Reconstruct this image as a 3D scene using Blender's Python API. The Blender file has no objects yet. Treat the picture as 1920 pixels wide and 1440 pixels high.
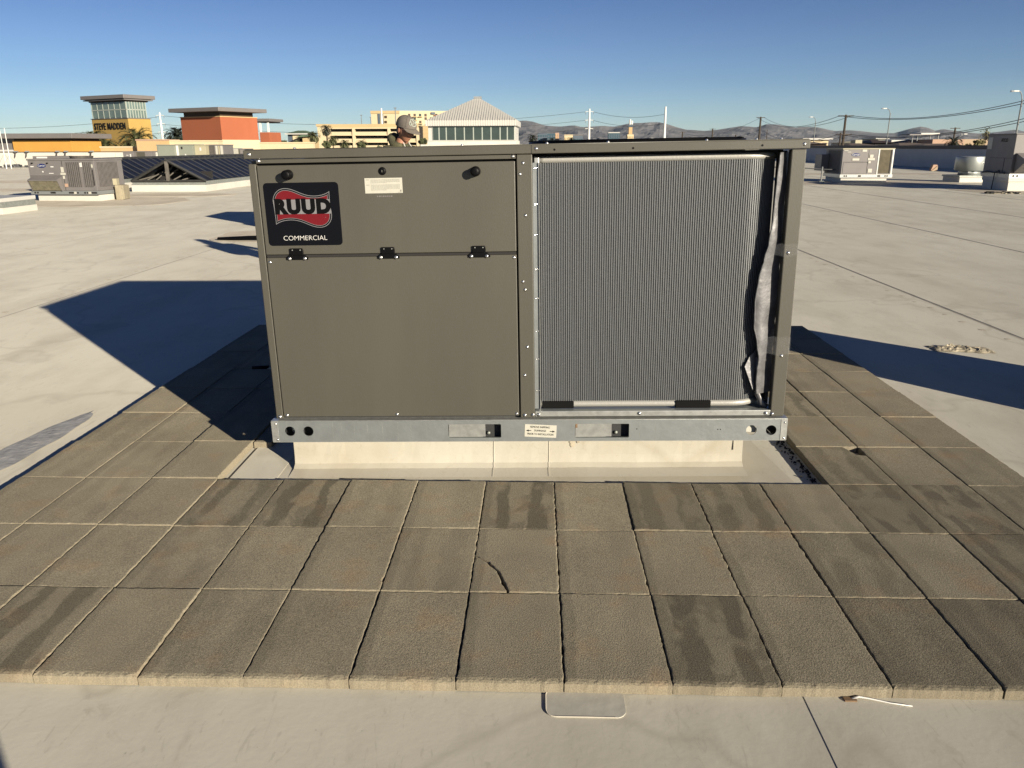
import bpy, bmesh, math, random
from mathutils import Vector, Matrix, Euler, noise
R = math.radians
S = bpy.context.scene
COL = S.collection
random.seed(7)

# ------------------------------------------------------------------ camera, sky, sun, exposure
CAM = (-0.08417, -1.85821, 1.47957); YAW = -0.0314; PITCH = 0.29589; ROLL = -0.00381; FPX = 1465.07
cf = Vector((math.sin(YAW)*math.cos(PITCH), math.cos(YAW)*math.cos(PITCH), -math.sin(PITCH)))
cr0 = Vector((math.cos(YAW), -math.sin(YAW), 0)); cu0 = cr0.cross(cf)
cr = math.cos(ROLL)*cr0 + math.sin(ROLL)*cu0; cu = -math.sin(ROLL)*cr0 + math.cos(ROLL)*cu0
cam = bpy.data.cameras.new('camera'); camo = bpy.data.objects.new('camera', cam); COL.objects.link(camo)
camo.matrix_world = Matrix(((cr.x, cu.x, -cf.x, CAM[0]), (cr.y, cu.y, -cf.y, CAM[1]), (cr.z, cu.z, -cf.z, CAM[2]), (0, 0, 0, 1)))
cam.sensor_width = 36; cam.lens = 36*FPX/1920; cam.clip_start = 0.05; cam.clip_end = 60000
S.camera = camo
SUN_EL = R(15.3); SUN_AZ = R(137.8)          # clockwise from +Y
w = bpy.data.worlds.new('World'); S.world = w; w.use_nodes = True
wn = w.node_tree.nodes; wl = w.node_tree.links
sky = wn.new('ShaderNodeTexSky'); sky.sky_type = 'NISHITA'; sky.sun_disc = False
sky.sun_elevation = SUN_EL; sky.sun_rotation = SUN_AZ
sky.air_density = 1.0; sky.dust_density = 0.3; sky.ozone_density = 2.5; sky.altitude = 600
_tc = wn.new('ShaderNodeTexCoord'); _sx = wn.new('ShaderNodeSeparateXYZ'); wl.new(_tc.outputs['Generated'], _sx.inputs[0])
_cr = wn.new('ShaderNodeValToRGB'); wl.new(_sx.outputs['Z'], _cr.inputs[0]); _e = _cr.color_ramp.elements
_e[0].position = 0.0; _e[0].color = (.66, .80, 1.0, 1); _e[1].position = .26; _e[1].color = (.16, .22, .39, 1)
for _p, _c in ((.035, (.52, .64, .87)), (.07, (.42, .515, .735)), (.13, (.36, .425, .63)), (.17, (.305, .375, .575))): _q = _e.new(_p); _q.color = (*_c, 1)
_mx = wn.new('ShaderNodeMix'); _mx.data_type = 'RGBA'; _mx.blend_type = 'MULTIPLY'; _mx.inputs['Factor'].default_value = 1
wl.new(sky.outputs[0], _mx.inputs['A']); wl.new(_cr.outputs[0], _mx.inputs['B']); wl.new(_mx.outputs['Result'], wn['Background'].inputs[0]); wn['Background'].inputs[1].default_value = 0.07
sd = bpy.data.lights.new('sun', 'SUN'); sd.energy = 5.0; sd.angle = R(0.53); sd.color = (1.0, 0.89, 0.72)
so = bpy.data.objects.new('sun', sd); COL.objects.link(so)
sv = Vector((math.sin(SUN_AZ)*math.cos(SUN_EL), math.cos(SUN_AZ)*math.cos(SUN_EL), math.sin(SUN_EL)))
so.rotation_euler = sv.to_track_quat('Z', 'Y').to_euler(); so.location = (10, -10, 20)
S.view_settings.view_transform = 'Standard'; S.view_settings.look = 'None'
S.view_settings.exposure = 1.0; S.view_settings.gamma = 1.0; S.view_settings.use_curve_mapping = False
S.cycles.max_bounces = 6; S.cycles.transparent_max_bounces = 8

def at(u, v, Y):
    """the place seen at photograph position (u, v) at distance Y into the scene"""
    d = cf + cr*((u-960)/FPX) - cu*((v-720)/FPX)
    t = (Y-CAM[1])/d.y
    return Vector(CAM) + d*t
def X_(u, Y, v=270): return at(u, v, Y).x
def Z_(v, Y, u=960): return at(u, v, Y).z

# ------------------------------------------------------------------ materials
def mat(name, col=(.5, .5, .5), rough=.6, metal=0., bump=0., bscale=50., var=0., vscale=3., col2=None, detail=4, spec=.5, rnd=0., coat=0., stretch=None):
    m = bpy.data.materials.new(name); m.use_nodes = True
    n = m.node_tree.nodes; l = m.node_tree.links; b = n['Principled BSDF']
    b.inputs['Base Color'].default_value = (*col, 1); b.inputs['Roughness'].default_value = rough
    b.inputs['Metallic'].default_value = metal; b.inputs['Specular IOR Level'].default_value = spec
    if coat: b.inputs['Coat Weight'].default_value = coat
    tc = n.new('ShaderNodeTexCoord'); vec = tc.outputs['Object']
    if stretch:
        mp = n.new('ShaderNodeMapping'); mp.inputs['Scale'].default_value = stretch; l.new(vec, mp.inputs[0]); vec = mp.outputs[0]
    out = None
    if var > 0 or col2:
        ns = n.new('ShaderNodeTexNoise'); ns.inputs['Scale'].default_value = vscale; ns.inputs['Detail'].default_value = detail; ns.inputs['Roughness'].default_value = .6
        l.new(vec, ns.inputs['Vector'])
        rp = n.new('ShaderNodeMapRange'); rp.inputs[1].default_value = .32; rp.inputs[2].default_value = .68; l.new(ns.outputs['Fac'], rp.inputs[0])
        mx = n.new('ShaderNodeMix'); mx.data_type = 'RGBA'; l.new(rp.outputs[0], mx.inputs['Factor'])
        c2 = col2 if col2 else tuple(c*(1-var) for c in col)
        c1 = col if col2 else tuple(min(1, c*(1+var*.5)) for c in col)
        mx.inputs['A'].default_value = (*c2, 1); mx.inputs['B'].default_value = (*c1, 1); out = mx.outputs['Result']
    if rnd > 0:
        oi = n.new('ShaderNodeObjectInfo'); mr = n.new('ShaderNodeMapRange'); mr.inputs[3].default_value = 1-rnd; mr.inputs[4].default_value = 1+rnd*.6
        l.new(oi.outputs['Random'], mr.inputs[0])
        mm = n.new('ShaderNodeVectorMath'); mm.operation = 'SCALE'
        if out: l.new(out, mm.inputs[0])
        else: mm.inputs[0].default_value = col
        l.new(mr.outputs[0], mm.inputs['Scale']); out = mm.outputs[0]
    if out: l.new(out, b.inputs['Base Color'])
    if bump > 0:
        nb = n.new('ShaderNodeTexNoise'); nb.inputs['Scale'].default_value = bscale; nb.inputs['Detail'].default_value = 3; l.new(vec, nb.inputs['Vector'])
        bp = n.new('ShaderNodeBump'); bp.inputs['Strength'].default_value = min(1, bump); bp.inputs['Distance'].default_value = .004 if bscale > 20 else .03
        l.new(nb.outputs['Fac'], bp.inputs['Height']); l.new(bp.outputs[0], b.inputs['Normal'])
    return m

def membrane_mat(name, base, dirt, amt=1.0):
    m = bpy.data.materials.new(name); m.use_nodes = True
    n = m.node_tree.nodes; l = m.node_tree.links; b = n['Principled BSDF']
    b.inputs['Roughness'].default_value = .62; b.inputs['Specular IOR Level'].default_value = .3; b.inputs['Diffuse Roughness'].default_value = .30
    g = n.new('ShaderNodeNewGeometry'); pos = g.outputs['Position']
    def nz(sc, det, rg, mp=None, lo=.4, hi=.65, dist=0):
        t = n.new('ShaderNodeTexNoise'); t.inputs['Scale'].default_value = sc; t.inputs['Detail'].default_value = det; t.inputs['Roughness'].default_value = rg
        t.inputs['Distortion'].default_value = dist
        if mp:
            q = n.new('ShaderNodeMapping'); q.inputs['Scale'].default_value = mp; l.new(pos, q.inputs[0]); l.new(q.outputs[0], t.inputs['Vector'])
        else: l.new(pos, t.inputs['Vector'])
        r = n.new('ShaderNodeMapRange'); r.inputs[1].default_value = lo; r.inputs[2].default_value = hi; l.new(t.outputs['Fac'], r.inputs[0])
        return r.outputs[0], t.outputs['Fac']
    def mix(a, c, f, k):
        x = n.new('ShaderNodeMix'); x.data_type = 'RGBA'
        mu = n.new('ShaderNodeMath'); mu.operation = 'MULTIPLY'; mu.inputs[1].default_value = k; l.new(f, mu.inputs[0]); l.new(mu.outputs[0], x.inputs['Factor'])
        if isinstance(a, tuple): x.inputs['A'].default_value = (*a, 1)
        else: l.new(a, x.inputs['A'])
        x.inputs['B'].default_value = (*c, 1); return x.outputs['Result']
    f1, _ = nz(.35, 5, .6); f2, _ = nz(2.2, 5, .65, (1, .45, 1), .45, .72); f3, r3 = nz(9, 4, .7, (1, .6, 1), .6, .78, .6)
    f4, _ = nz(60, 2, .5, None, .72, .8); f5, _ = nz(1.2, 3, .5, (1, .08, 1), .55, .75)
    c = mix(base, dirt, f1, .28*amt); c = mix(c, tuple(x*.86 for x in dirt), f2, .4*amt); c = mix(c, tuple(x*.8 for x in dirt), f3, .38*amt)
    c = mix(c, tuple(x*.45 for x in dirt), f4, .35*amt); c = mix(c, tuple(x*.85 for x in dirt), f5, .3*amt)
    _, lv = nz(.45, 4, .55, (1, .8, 1)); ab = n.new('ShaderNodeMath'); ab.operation = 'SUBTRACT'; ab.inputs[1].default_value = .53; l.new(lv, ab.inputs[0])
    a2 = n.new('ShaderNodeMath'); a2.operation = 'ABSOLUTE'; l.new(ab.outputs[0], a2.inputs[0]); a3 = n.new('ShaderNodeMapRange'); a3.inputs[1].default_value = .0; a3.inputs[2].default_value = .012; a3.inputs[3].default_value = 1; a3.inputs[4].default_value = 0; l.new(a2.outputs[0], a3.inputs[0])
    c = mix(c, tuple(x*.8 for x in dirt), a3.outputs[0], .28*amt)
    f6, _ = nz(22, 3, .6, (1, .25, 1), .62, .70, 2.2); c = mix(c, tuple(x*.7 for x in dirt), f6, .22*amt)
    l.new(c, b.inputs['Base Color'])
    _, w1 = nz(3.5, 4, .55, None, .4, .6, 1.0)
    bp = n.new('ShaderNodeBump'); bp.inputs['Strength'].default_value = .17; bp.inputs['Distance'].default_value = .006; l.new(w1, bp.inputs['Height'])
    _, w2 = nz(40, 3, .6)
    b2 = n.new('ShaderNodeBump'); b2.inputs['Strength'].default_value = .25; b2.inputs['Distance'].default_value = .002; l.new(w2, b2.inputs['Height']); l.new(bp.outputs[0], b2.inputs['Normal'])
    l.new(b2.outputs[0], b.inputs['Normal'])
    return m

def paver_mat():
    m = bpy.data.materials.new('concrete_paver'); m.use_nodes = True
    n = m.node_tree.nodes; l = m.node_tree.links; b = n['Principled BSDF']
    b.inputs['Roughness'].default_value = .92; b.inputs['Specular IOR Level'].default_value = .15; b.inputs['Diffuse Roughness'].default_value = .35
    tc = n.new('ShaderNodeTexCoord'); g = n.new('ShaderNodeNewGeometry'); pos = g.outputs['Position']; ob = tc.outputs['Object']
    at_ = n.new('ShaderNodeAttribute'); at_.attribute_type = 'OBJECT'; at_.attribute_name = 'stain'
    ton = n.new('ShaderNodeAttribute'); ton.attribute_type = 'OBJECT'; ton.attribute_name = 'tone'
    def math_(op, a, c=None, clamp=False):
        x = n.new('ShaderNodeMath'); x.operation = op; x.use_clamp = clamp
        for i, q in enumerate((a, c)):
            if q is None: continue
            if isinstance(q, (int, float)): x.inputs[i].default_value = q
            else: l.new(q, x.inputs[i])
        return x.outputs[0]
    def nz(sc, det, vec=pos, mp=None, dist=0):
        t = n.new('ShaderNodeTexNoise'); t.inputs['Scale'].default_value = sc; t.inputs['Detail'].default_value = det; t.inputs['Roughness'].default_value = .6; t.inputs['Distortion'].default_value = dist
        if mp:
            q = n.new('ShaderNodeMapping'); q.inputs['Scale'].default_value = mp; l.new(vec, q.inputs[0]); vec = q.outputs[0]
        l.new(vec, t.inputs['Vector']); return t.outputs['Fac']
    sep = n.new('ShaderNodeSeparateXYZ'); l.new(ob, sep.inputs[0])
    # worn darker patches soak in two bands that run down each stained paver, with ragged outline
    wob = nz(9, 4, pos, (1, .35, 1), .4)
    xx = math_('ADD', sep.outputs['X'], math_('MULTIPLY', math_('SUBTRACT', wob, .5), .16))
    def band(c, wd):
        d = math_('ABSOLUTE', math_('SUBTRACT', xx, c)); return math_('SUBTRACT', 1.0, math_('MULTIPLY', math_('SUBTRACT', d, wd), 60), True)
    bands = math_('MAXIMUM', band(-.065, .022), band(.075, .024))
    blot = n.new('ShaderNodeMapRange'); blot.inputs[1].default_value = .52; blot.inputs[2].default_value = .56; l.new(nz(5, 4, pos, (1, .7, 1), .8), blot.inputs[0])
    brk = n.new('ShaderNodeMapRange'); brk.inputs[1].default_value = .36; brk.inputs[2].default_value = .44; l.new(nz(4, 3, pos, (1, .8, 1)), brk.inputs[0])
    st = math_('MULTIPLY', math_('MAXIMUM', math_('MULTIPLY', bands, brk.outputs[0]), math_('MULTIPLY', blot.outputs[0], .55)), at_.outputs['Fac'])
    # damp line against one joint
    e = math_('SUBTRACT', 1.0, math_('MULTIPLY', math_('SUBTRACT', math_('ADD', sep.outputs['X'], .15), math_('MULTIPLY', wob, .06)), 90), True)
    edge = math_('MULTIPLY', e, .45)
    dark = math_('MAXIMUM', st, edge)
    mr = n.new('ShaderNodeMapRange'); mr.inputs[1].default_value = .3; mr.inputs[2].default_value = .7; l.new(nz(3.2, 5), mr.inputs[0])
    mx = n.new('ShaderNodeMix'); mx.data_type = 'RGBA'; l.new(mr.outputs[0], mx.inputs['Factor'])
    mx.inputs['A'].default_value = (.178, .157, .114, 1); mx.inputs['B'].default_value = (.232, .207, .150, 1)
    rs = n.new('ShaderNodeMapRange'); rs.inputs[1].default_value = .55; rs.inputs[2].default_value = .72; l.new(nz(6, 3, pos), rs.inputs[0])
    m2 = n.new('ShaderNodeMix'); m2.data_type = 'RGBA'; l.new(math_('MULTIPLY', rs.outputs[0], .38), m2.inputs['Factor']); l.new(mx.outputs['Result'], m2.inputs['A']); m2.inputs['B'].default_value = (.25, .165, .095, 1)
    gr = n.new('ShaderNodeMapRange'); gr.inputs[1].default_value = .3; gr.inputs[2].default_value = .7; gr.inputs[3].default_value = .62; gr.inputs[4].default_value = 1.36; l.new(nz(210, 3, pos), gr.inputs[0])
    sc = n.new('ShaderNodeVectorMath'); sc.operation = 'SCALE'; l.new(m2.outputs['Result'], sc.inputs[0])
    l.new(math_('MULTIPLY', math_('MULTIPLY', gr.outputs[0], ton.outputs['Fac']), math_('SUBTRACT', 1.0, math_('MULTIPLY', dark, .42))), sc.inputs['Scale'])
    # broken edges show paler, sandier concrete
    sp = n.new('ShaderNodeSeparateXYZ'); l.new(g.outputs['Normal'], sp.inputs[0])
    sd_ = math_('MULTIPLY', math_('SUBTRACT', .75, sp.outputs['Z']), 4, True)
    m3 = n.new('ShaderNodeMix'); m3.data_type = 'RGBA'; l.new(math_('MULTIPLY', sd_, .5), m3.inputs['Factor']); l.new(sc.outputs[0], m3.inputs['A']); m3.inputs['B'].default_value = (.25, .215, .155, 1)
    l.new(m3.outputs['Result'], b.inputs['Base Color'])
    bp = n.new('ShaderNodeBump'); bp.inputs['Strength'].default_value = .8; bp.inputs['Distance'].default_value = .0026; l.new(nz(230, 4), bp.inputs['Height'])
    b2 = n.new('ShaderNodeBump'); b2.inputs['Strength'].default_value = .22; b2.inputs['Distance'].default_value = .004; l.new(nz(14, 3), b2.inputs['Height']); l.new(bp.outputs[0], b2.inputs['Normal'])
    l.new(b2.outputs[0], b.inputs['Normal'])
    return m

M = {}
M['roof'] = membrane_mat('roof_membrane', (.47, .450, .378), (.33, .302, .24), 1.1)
M['seam'] = membrane_mat('seam_membrane', (.50, .465, .385), (.34, .30, .24), .8)
M['dirtpad'] = membrane_mat('dirty_membrane', (.40, .36, .29), (.26, .225, .17), 1.2)
M['seamdirt'] = mat('seam_dirt', (.32, .29, .23), .9, var=.3, vscale=5)
M['curb'] = membrane_mat('curb_membrane', (.405, .385, .325), (.30, .255, .175), .9)
M['paver'] = paver_mat()
M['cab'] = mat('taupe_painted_steel', (.068, .064, .051), .42, var=.10, vscale=3, stretch=(1, 1, .22), bump=.12, bscale=300)
M['cab2'] = mat('grey_painted_steel', (.150, .140, .135), .5, var=.12, vscale=2)
M['galv'] = mat('galvanised_steel', (.28, .30, .30), .42, .6, var=.10, vscale=14, bump=.15, bscale=60)
M['galvbright'] = mat('bright_galvanised_steel', (.50, .51, .49), .35, .7, var=.2, vscale=30)
M['galvdull'] = mat('dull_galvanised_flange', (.27, .285, .26), .5, .4, var=.2, vscale=12)
M['rust'] = mat('rust_stain', (.16, .10, .055), .8, var=.3, vscale=30)
M['black'] = mat('black_plastic', (.003, .003, .0034), .45, spec=.12)
M['rubber'] = mat('black_foam', (.006, .006, .006), .9, spec=.1)
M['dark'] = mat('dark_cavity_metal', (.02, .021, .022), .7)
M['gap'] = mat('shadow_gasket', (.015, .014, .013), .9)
M['decal'] = mat('decal_black', (.0035, .004, .006), .4, spec=.12)
M['silver'] = mat('decal_silver', (.17, .17, .175), .4, .1)
M['red'] = mat('decal_red', (.115, .006, .010), .4, spec=.3)
M['white'] = mat('white_print', (.55, .54, .51), .5)
M['paper'] = mat('sticker_paper', (.42, .41, .35), .5, var=.05, vscale=30)
M['ink'] = mat('black_ink', (.012, .011, .010), .7, spec=.2)
M['greyink'] = mat('grey_ink', (.20, .195, .17), .6)
M['screw'] = mat('zinc_screw', (.62, .62, .60), .22, .9)
M['tube'] = mat('aluminium_coil_tube', (.20, .212, .222), .42, .3)
M['fin'] = mat('aluminium_fins', (.047, .051, .054), .6, .1, var=.3, vscale=300, bump=.4, bscale=500, stretch=(.2, .2, 1))
M['header'] = mat('aluminium_header', (.30, .295, .27), .45, .2, bump=.2, bscale=120)
M['foil'] = mat('crinkled_foil_seal', (.12, .12, .125), .42, .4, bump=.25, bscale=60, var=.3, vscale=18)
M['cap'] = mat('brown_coping', (.05, .038, .03), .6)
M['stucco_y'] = mat('yellow_stucco', (.36, .235, .065), .85, var=.08, vscale=.6)
M['stucco_o'] = mat('golden_stucco', (.45, .235, .045), .85, var=.08, vscale=.6)
M['stucco_c'] = mat('coral_stucco', (.30, .088, .038), .85, var=.07, vscale=.5)
M['stucco_p'] = mat('peach_stucco', (.44, .30, .15), .85, var=.06, vscale=.5)
M['stucco_w'] = mat('cream_stucco', (.50, .42, .27), .85, var=.06, vscale=.5)
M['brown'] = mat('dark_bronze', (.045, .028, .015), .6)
M['fascia'] = mat('grey_metal_fascia', (.145, .135, .13), .5, var=.06, vscale=1)
M['towglass'] = mat('tower_glass', (.12, .165, .15), .15, var=.3, vscale=.5, spec=.8)
M['mull'] = mat('pale_mullion', (.30, .33, .29), .5)
M['winglass'] = mat('dark_green_glass', (.035, .05, .045), .08, spec=.8, var=.3, vscale=.4)
M['whitemetal'] = mat('white_ribbed_metal', (.45, .44, .405), .5, var=.04, vscale=1)
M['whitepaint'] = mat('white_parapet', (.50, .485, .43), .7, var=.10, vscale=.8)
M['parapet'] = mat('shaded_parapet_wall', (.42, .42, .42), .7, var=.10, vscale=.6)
M['beige'] = mat('beige_concrete', (.42, .32, .17), .85, var=.08, vscale=.08)
M['beigelt'] = mat('pale_beige_concrete', (.50, .42, .27), .85, var=.06, vscale=.08)
M['hole'] = mat('dark_opening', (.012, .011, .01), .9)
M['skyglass'] = mat('blue_black_glazing', (.014, .016, .023), .42, spec=.3, var=.35, vscale=2, rnd=.3)
M['skybar'] = mat('dark_glazing_bar', (.028, .030, .036), .5)
M['rafter'] = mat('dark_weathered_rafter', (.11, .10, .085), .8, var=.3, vscale=6)
M['skyfr'] = mat('weathered_dark_frame', (.035, .035, .033), .6, var=.3, vscale=6)
M['greenroof'] = mat('green_roof', (.085, .13, .08), .7)
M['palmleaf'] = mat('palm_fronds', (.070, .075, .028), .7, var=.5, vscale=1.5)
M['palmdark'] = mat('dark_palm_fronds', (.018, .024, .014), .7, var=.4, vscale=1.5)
M['bark'] = mat('palm_bark', (.10, .075, .05), .9, var=.3, vscale=6)
M['leaf'] = mat('tree_foliage', (.055, .065, .025), .8, var=.5, vscale=.8)
M['leafdry'] = mat('dry_foliage', (.12, .11, .045), .8, var=.5, vscale=.8)
M['wood'] = mat('utility_pole_wood', (.05, .038, .028), .9)
M['polewhite'] = mat('white_steel_pole', (.62, .62, .58), .5)
M['polegrey'] = mat('grey_steel_pole', (.16, .17, .17), .5)
M['wire'] = mat('cable_black', (.04, .042, .045), .6)
M['ground'] = mat('city_ground', (.16, .135, .10), .95, var=.4, vscale=.01, col2=(.10, .095, .07))
M['asphalt'] = mat('asphalt', (.05, .05, .05), .9)
M['mount'] = mat('bare_mountain', (.120, .115, .116), .95, var=.4, vscale=.0022, detail=8)
M['brownroof'] = mat('brown_shingles', (.12, .09, .07), .9, var=.3, vscale=2)
M['tanwall'] = mat('tan_wall', (.33, .25, .17), .9)
M['mint'] = mat('grey_green_steel', (.20, .215, .175), .55, var=.06, vscale=1)
M['sand'] = mat('sand_steel', (.34, .31, .21), .55, var=.06, vscale=1)
M['aluspun'] = mat('spun_aluminium', (.36, .385, .37), .42, .55, var=.1, vscale=3)
M['blueoval'] = mat('navy_oval', (.012, .022, .10), .4)
M['mesh'] = mat('coil_guard_dark', (.070, .064, .058), .7, var=.3, vscale=8)
M['meshtan'] = mat('dusty_coil', (.085, .072, .042), .8, var=.25, vscale=5)
M['filter'] = mat('dusty_filter', (.16, .145, .095), .9, var=.35, vscale=14, bump=.5, bscale=60)
M['skin'] = mat('skin', (.33, .155, .095), .55, var=.1, vscale=30)
M['hoodie'] = mat('olive_hoodie', (.060, .058, .030), .9, var=.5, vscale=11, bump=.4, bscale=14)
M['pants'] = mat('dark_trousers', (.03, .035, .05), .9, var=.2, vscale=8)
M['shoe'] = mat('work_boots', (.06, .04, .025), .7)
M['hat'] = mat('grey_cap_cloth', (.135, .118, .10), .85, var=.15, vscale=40, bump=.3, bscale=300)
M['hatlogo'] = mat('pale_embroidery', (.36, .40, .34), .8)
M['hair'] = mat('dark_hair', (.02, .014, .01), .8)
M['cord'] = mat('white_drawstring', (.55, .54, .5), .8)
M['debris'] = mat('pale_scrap', (.33, .29, .21), .8, var=.5, vscale=40, bump=.6, bscale=60)
M['crate'] = mat('weathered_block', (.27, .235, .16), .9, var=.2, vscale=5)
M['glassblue'] = mat('blue_glass_tower', (.05, .09, .11), .2, var=.2, vscale=.02)
M['hazebldg'] = mat('slate_blue_and_shade', (.07, .095, .125), .6, var=.3, vscale=.02)
M['pinkb'] = mat('pink_stucco', (.36, .24, .17), .9)

mt = bpy.data.materials.new('clear_plastic'); mt.use_nodes = True
_n = mt.node_tree.nodes; _l = mt.node_tree.links; _b = _n['Principled BSDF']
_b.inputs['Base Color'].default_value = (.8, .82, .85, 1); _b.inputs['Roughness'].default_value = .12; _b.inputs['Alpha'].default_value = .06
_t = _n.new('ShaderNodeTexNoise'); _t.inputs['Scale'].default_value = 22; _t.inputs['Detail'].default_value = 3; _bp = _n.new('ShaderNodeBump'); _bp.inputs['Distance'].default_value = .02; _l.new(_t.outputs['Fac'], _bp.inputs['Height']); _l.new(_bp.outputs[0], _b.inputs['Normal'])
M['clear'] = mt

# ------------------------------------------------------------------ mesh helpers
class MB:
    def __init__(s): s.v = []; s.f = []
    def add(s, vs, fs):
        k = len(s.v); s.v += [tuple(v) for v in vs]; s.f += [tuple(i+k for i in f) for f in fs]; return s
    def box(s, x0, x1, y0, y1, z0, z1, m=None):
        vs = [Vector((x, y, z)) for z in (z0, z1) for y in (y0, y1) for x in (x0, x1)]
        if m: vs = [m @ v for v in vs]
        return s.add(vs, [(0, 2, 3, 1), (4, 5, 7, 6), (0, 1, 5, 4), (2, 6, 7, 3), (0, 4, 6, 2), (1, 3, 7, 5)])
    def tube(s, pts, r, n=8, cap=True, r2=None):
        pts = [Vector(p) for p in pts]; rings = []; N = len(pts); up = None
        for i, p in enumerate(pts):
            d = (pts[min(i+1, N-1)]-pts[max(i-1, 0)])
            d = d.normalized() if d.length > 1e-9 else Vector((0, 0, 1))
            if up is None: a = Vector((0, 0, 1)) if abs(d.z) < .9 else Vector((1, 0, 0)); up = (a - d*a.dot(d)).normalized()
            else:
                up = (up - d*up.dot(d)); up = up.normalized() if up.length > 1e-6 else d.orthogonal().normalized()
            sd = d.cross(up); rr = r if r2 is None else r+(r2-r)*i/(N-1)
            if isinstance(r, (list, tuple)): rr = r[i]
            rings.append([p+(up*math.cos(2*math.pi*k/n)+sd*math.sin(2*math.pi*k/n))*rr for k in range(n)])
        vs = [v for q in rings for v in q]; fs = []
        for i in range(N-1):
            for k in range(n): fs.append((i*n+k, i*n+(k+1) % n, (i+1)*n+(k+1) % n, (i+1)*n+k))
        if cap: fs += [tuple(reversed(range(n))), tuple((N-1)*n+k for k in range(n))]
        return s.add(vs, fs)
    def revolve(s, prof, c=(0, 0, 0), n=24, axis='Z'):
        vs = []; fs = []; N = len(prof)
        for (r, z) in prof:
            for k in range(n):
                a = 2*math.pi*k/n; x, y = r*math.cos(a), r*math.sin(a)
                p = (x, y, z) if axis == 'Z' else ((x, z, y) if axis == 'Y' else (z, x, y))
                vs.append(Vector(p)+Vector(c))
        for i in range(N-1):
            for k in range(n): fs.append((i*n+k, i*n+(k+1) % n, (i+1)*n+(k+1) % n, (i+1)*n+k))
        fs.append(tuple(range(n))); fs.append(tuple((N-1)*n+k for k in range(n)))
        return s.add(vs, fs)
    def prism(s, poly, a, b, plane='XZ'):
        """poly extruded from a to b along the axis normal to the plane"""
        def P(p, t): return {'XZ': (p[0], t, p[1]), 'XY': (p[0], p[1], t), 'YZ': (t, p[0], p[1])}[plane]
        n = len(poly); vs = [P(p, a) for p in poly]+[P(p, b) for p in poly]
        return s.add(vs, [tuple(range(n)), tuple(range(2*n-1, n-1, -1))]+[(i, i+n, (i+1) % n+n, (i+1) % n) for i in range(n)])
    def mesh(s, name):
        me = bpy.data.meshes.new(name); me.from_pydata(s.v, [], s.f)
        bm = bmesh.new(); bm.from_mesh(me); bmesh.ops.recalc_face_normals(bm, faces=bm.faces); bm.to_mesh(me); bm.free(); return me
    def build(s, name, m, parent=None, smooth=False, bevel=0, seg=2, loc=None, rot=None):
        me = s.mesh(name); return link(name, me, m, parent, smooth, bevel, seg, loc, rot)
def link(name, me, m, parent=None, smooth=False, bevel=0, seg=2, loc=None, rot=None):
    if m is not None and not me.materials: me.materials.append(M[m] if isinstance(m, str) else m)
    if smooth:
        for p in me.polygons: p.use_smooth = True
    o = bpy.data.objects.new(name, me); COL.objects.link(o)
    if parent: o.parent = parent
    if bevel:
        b = o.modifiers.new('bevel', 'BEVEL'); b.width = bevel; b.segments = seg; b.limit_method = 'ANGLE'; b.angle_limit = R(40)
    if loc: o.location = loc
    if rot: o.rotation_euler = rot
    return o
def tag(o, label=None, cat=None, group=None, kind=None):
    if label: o['label'] = label
    if cat: o['category'] = cat
    if group: o['group'] = group
    if kind: o['kind'] = kind
    return o
def thing(name, label, cat, loc=(0, 0, 0), rot=(0, 0, 0), group=None):
    o = bpy.data.objects.new(name, None); COL.objects.link(o); o.location = loc; o.rotation_euler = rot; o.empty_display_size = .1
    return tag(o, label, cat, group)
def copy_tree(o, parent=None):
    c = o.copy(); COL.objects.link(c); c.parent = parent
    for ch in [x for x in ALLOBJ(o)]: copy_tree(ch, c)
    return c
def ALLOBJ(o): return [x for x in COL.objects if x.parent == o]
def B(name, m, parent, *a, bevel=0): return MB().box(*a).build(name, m, parent, bevel=bevel)
DEPS = None
def tomesh(ob, name):
    bpy.context.view_layer.update(); dg = bpy.context.evaluated_depsgraph_get()
    me = bpy.data.meshes.new_from_object(ob.evaluated_get(dg)); me.name = name; return me
def text(name, s, size, m, parent, loc, rot=(R(90), 0, 0), ext=.0004, off=0., sx=1., align='CENTER', space=1., fit=None):
    c = bpy.data.curves.new('t', 'FONT'); c.body = s; c.size = size; c.extrude = ext; c.offset = off; c.align_x = align; c.align_y = 'CENTER'; c.space_character = space
    c.resolution_u = 4
    o = bpy.data.objects.new('t', c); COL.objects.link(o); me = tomesh(o, name); bpy.data.objects.remove(o); bpy.data.curves.remove(c)
    me.materials.clear(); me.materials.append(M[m])
    if fit: xs = [v.co.x for v in me.vertices]; sx = fit/(max(xs)-min(xs))
    r = link(name, me, None, parent, loc=loc, rot=rot); r.scale = (sx, 1, 1); return r
def plate(name, outline, holes, th, m, parent, loc, rot=(R(90), 0, 0)):
    c = bpy.data.curves.new('t', 'CURVE'); c.dimensions = '2D'; c.fill_mode = 'BOTH'; c.extrude = th/2
    for pl in [outline]+holes:
        sp = c.splines.new('POLY'); sp.points.add(len(pl)-1)
        for i, p in enumerate(pl): sp.points[i].co = (p[0], p[1], 0, 1)
        sp.use_cyclic_u = True
    o = bpy.data.objects.new('t', c); COL.objects.link(o); me = tomesh(o, name); bpy.data.objects.remove(o); bpy.data.curves.remove(c)
    me.materials.clear(); me.materials.append(M[m]); return link(name, me, None, parent, loc=loc, rot=rot)
def circ(x, y, r, n=28): return [(x+r*math.cos(2*math.pi*k/n), y+r*math.sin(2*math.pi*k/n)) for k in range(n)]
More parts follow.
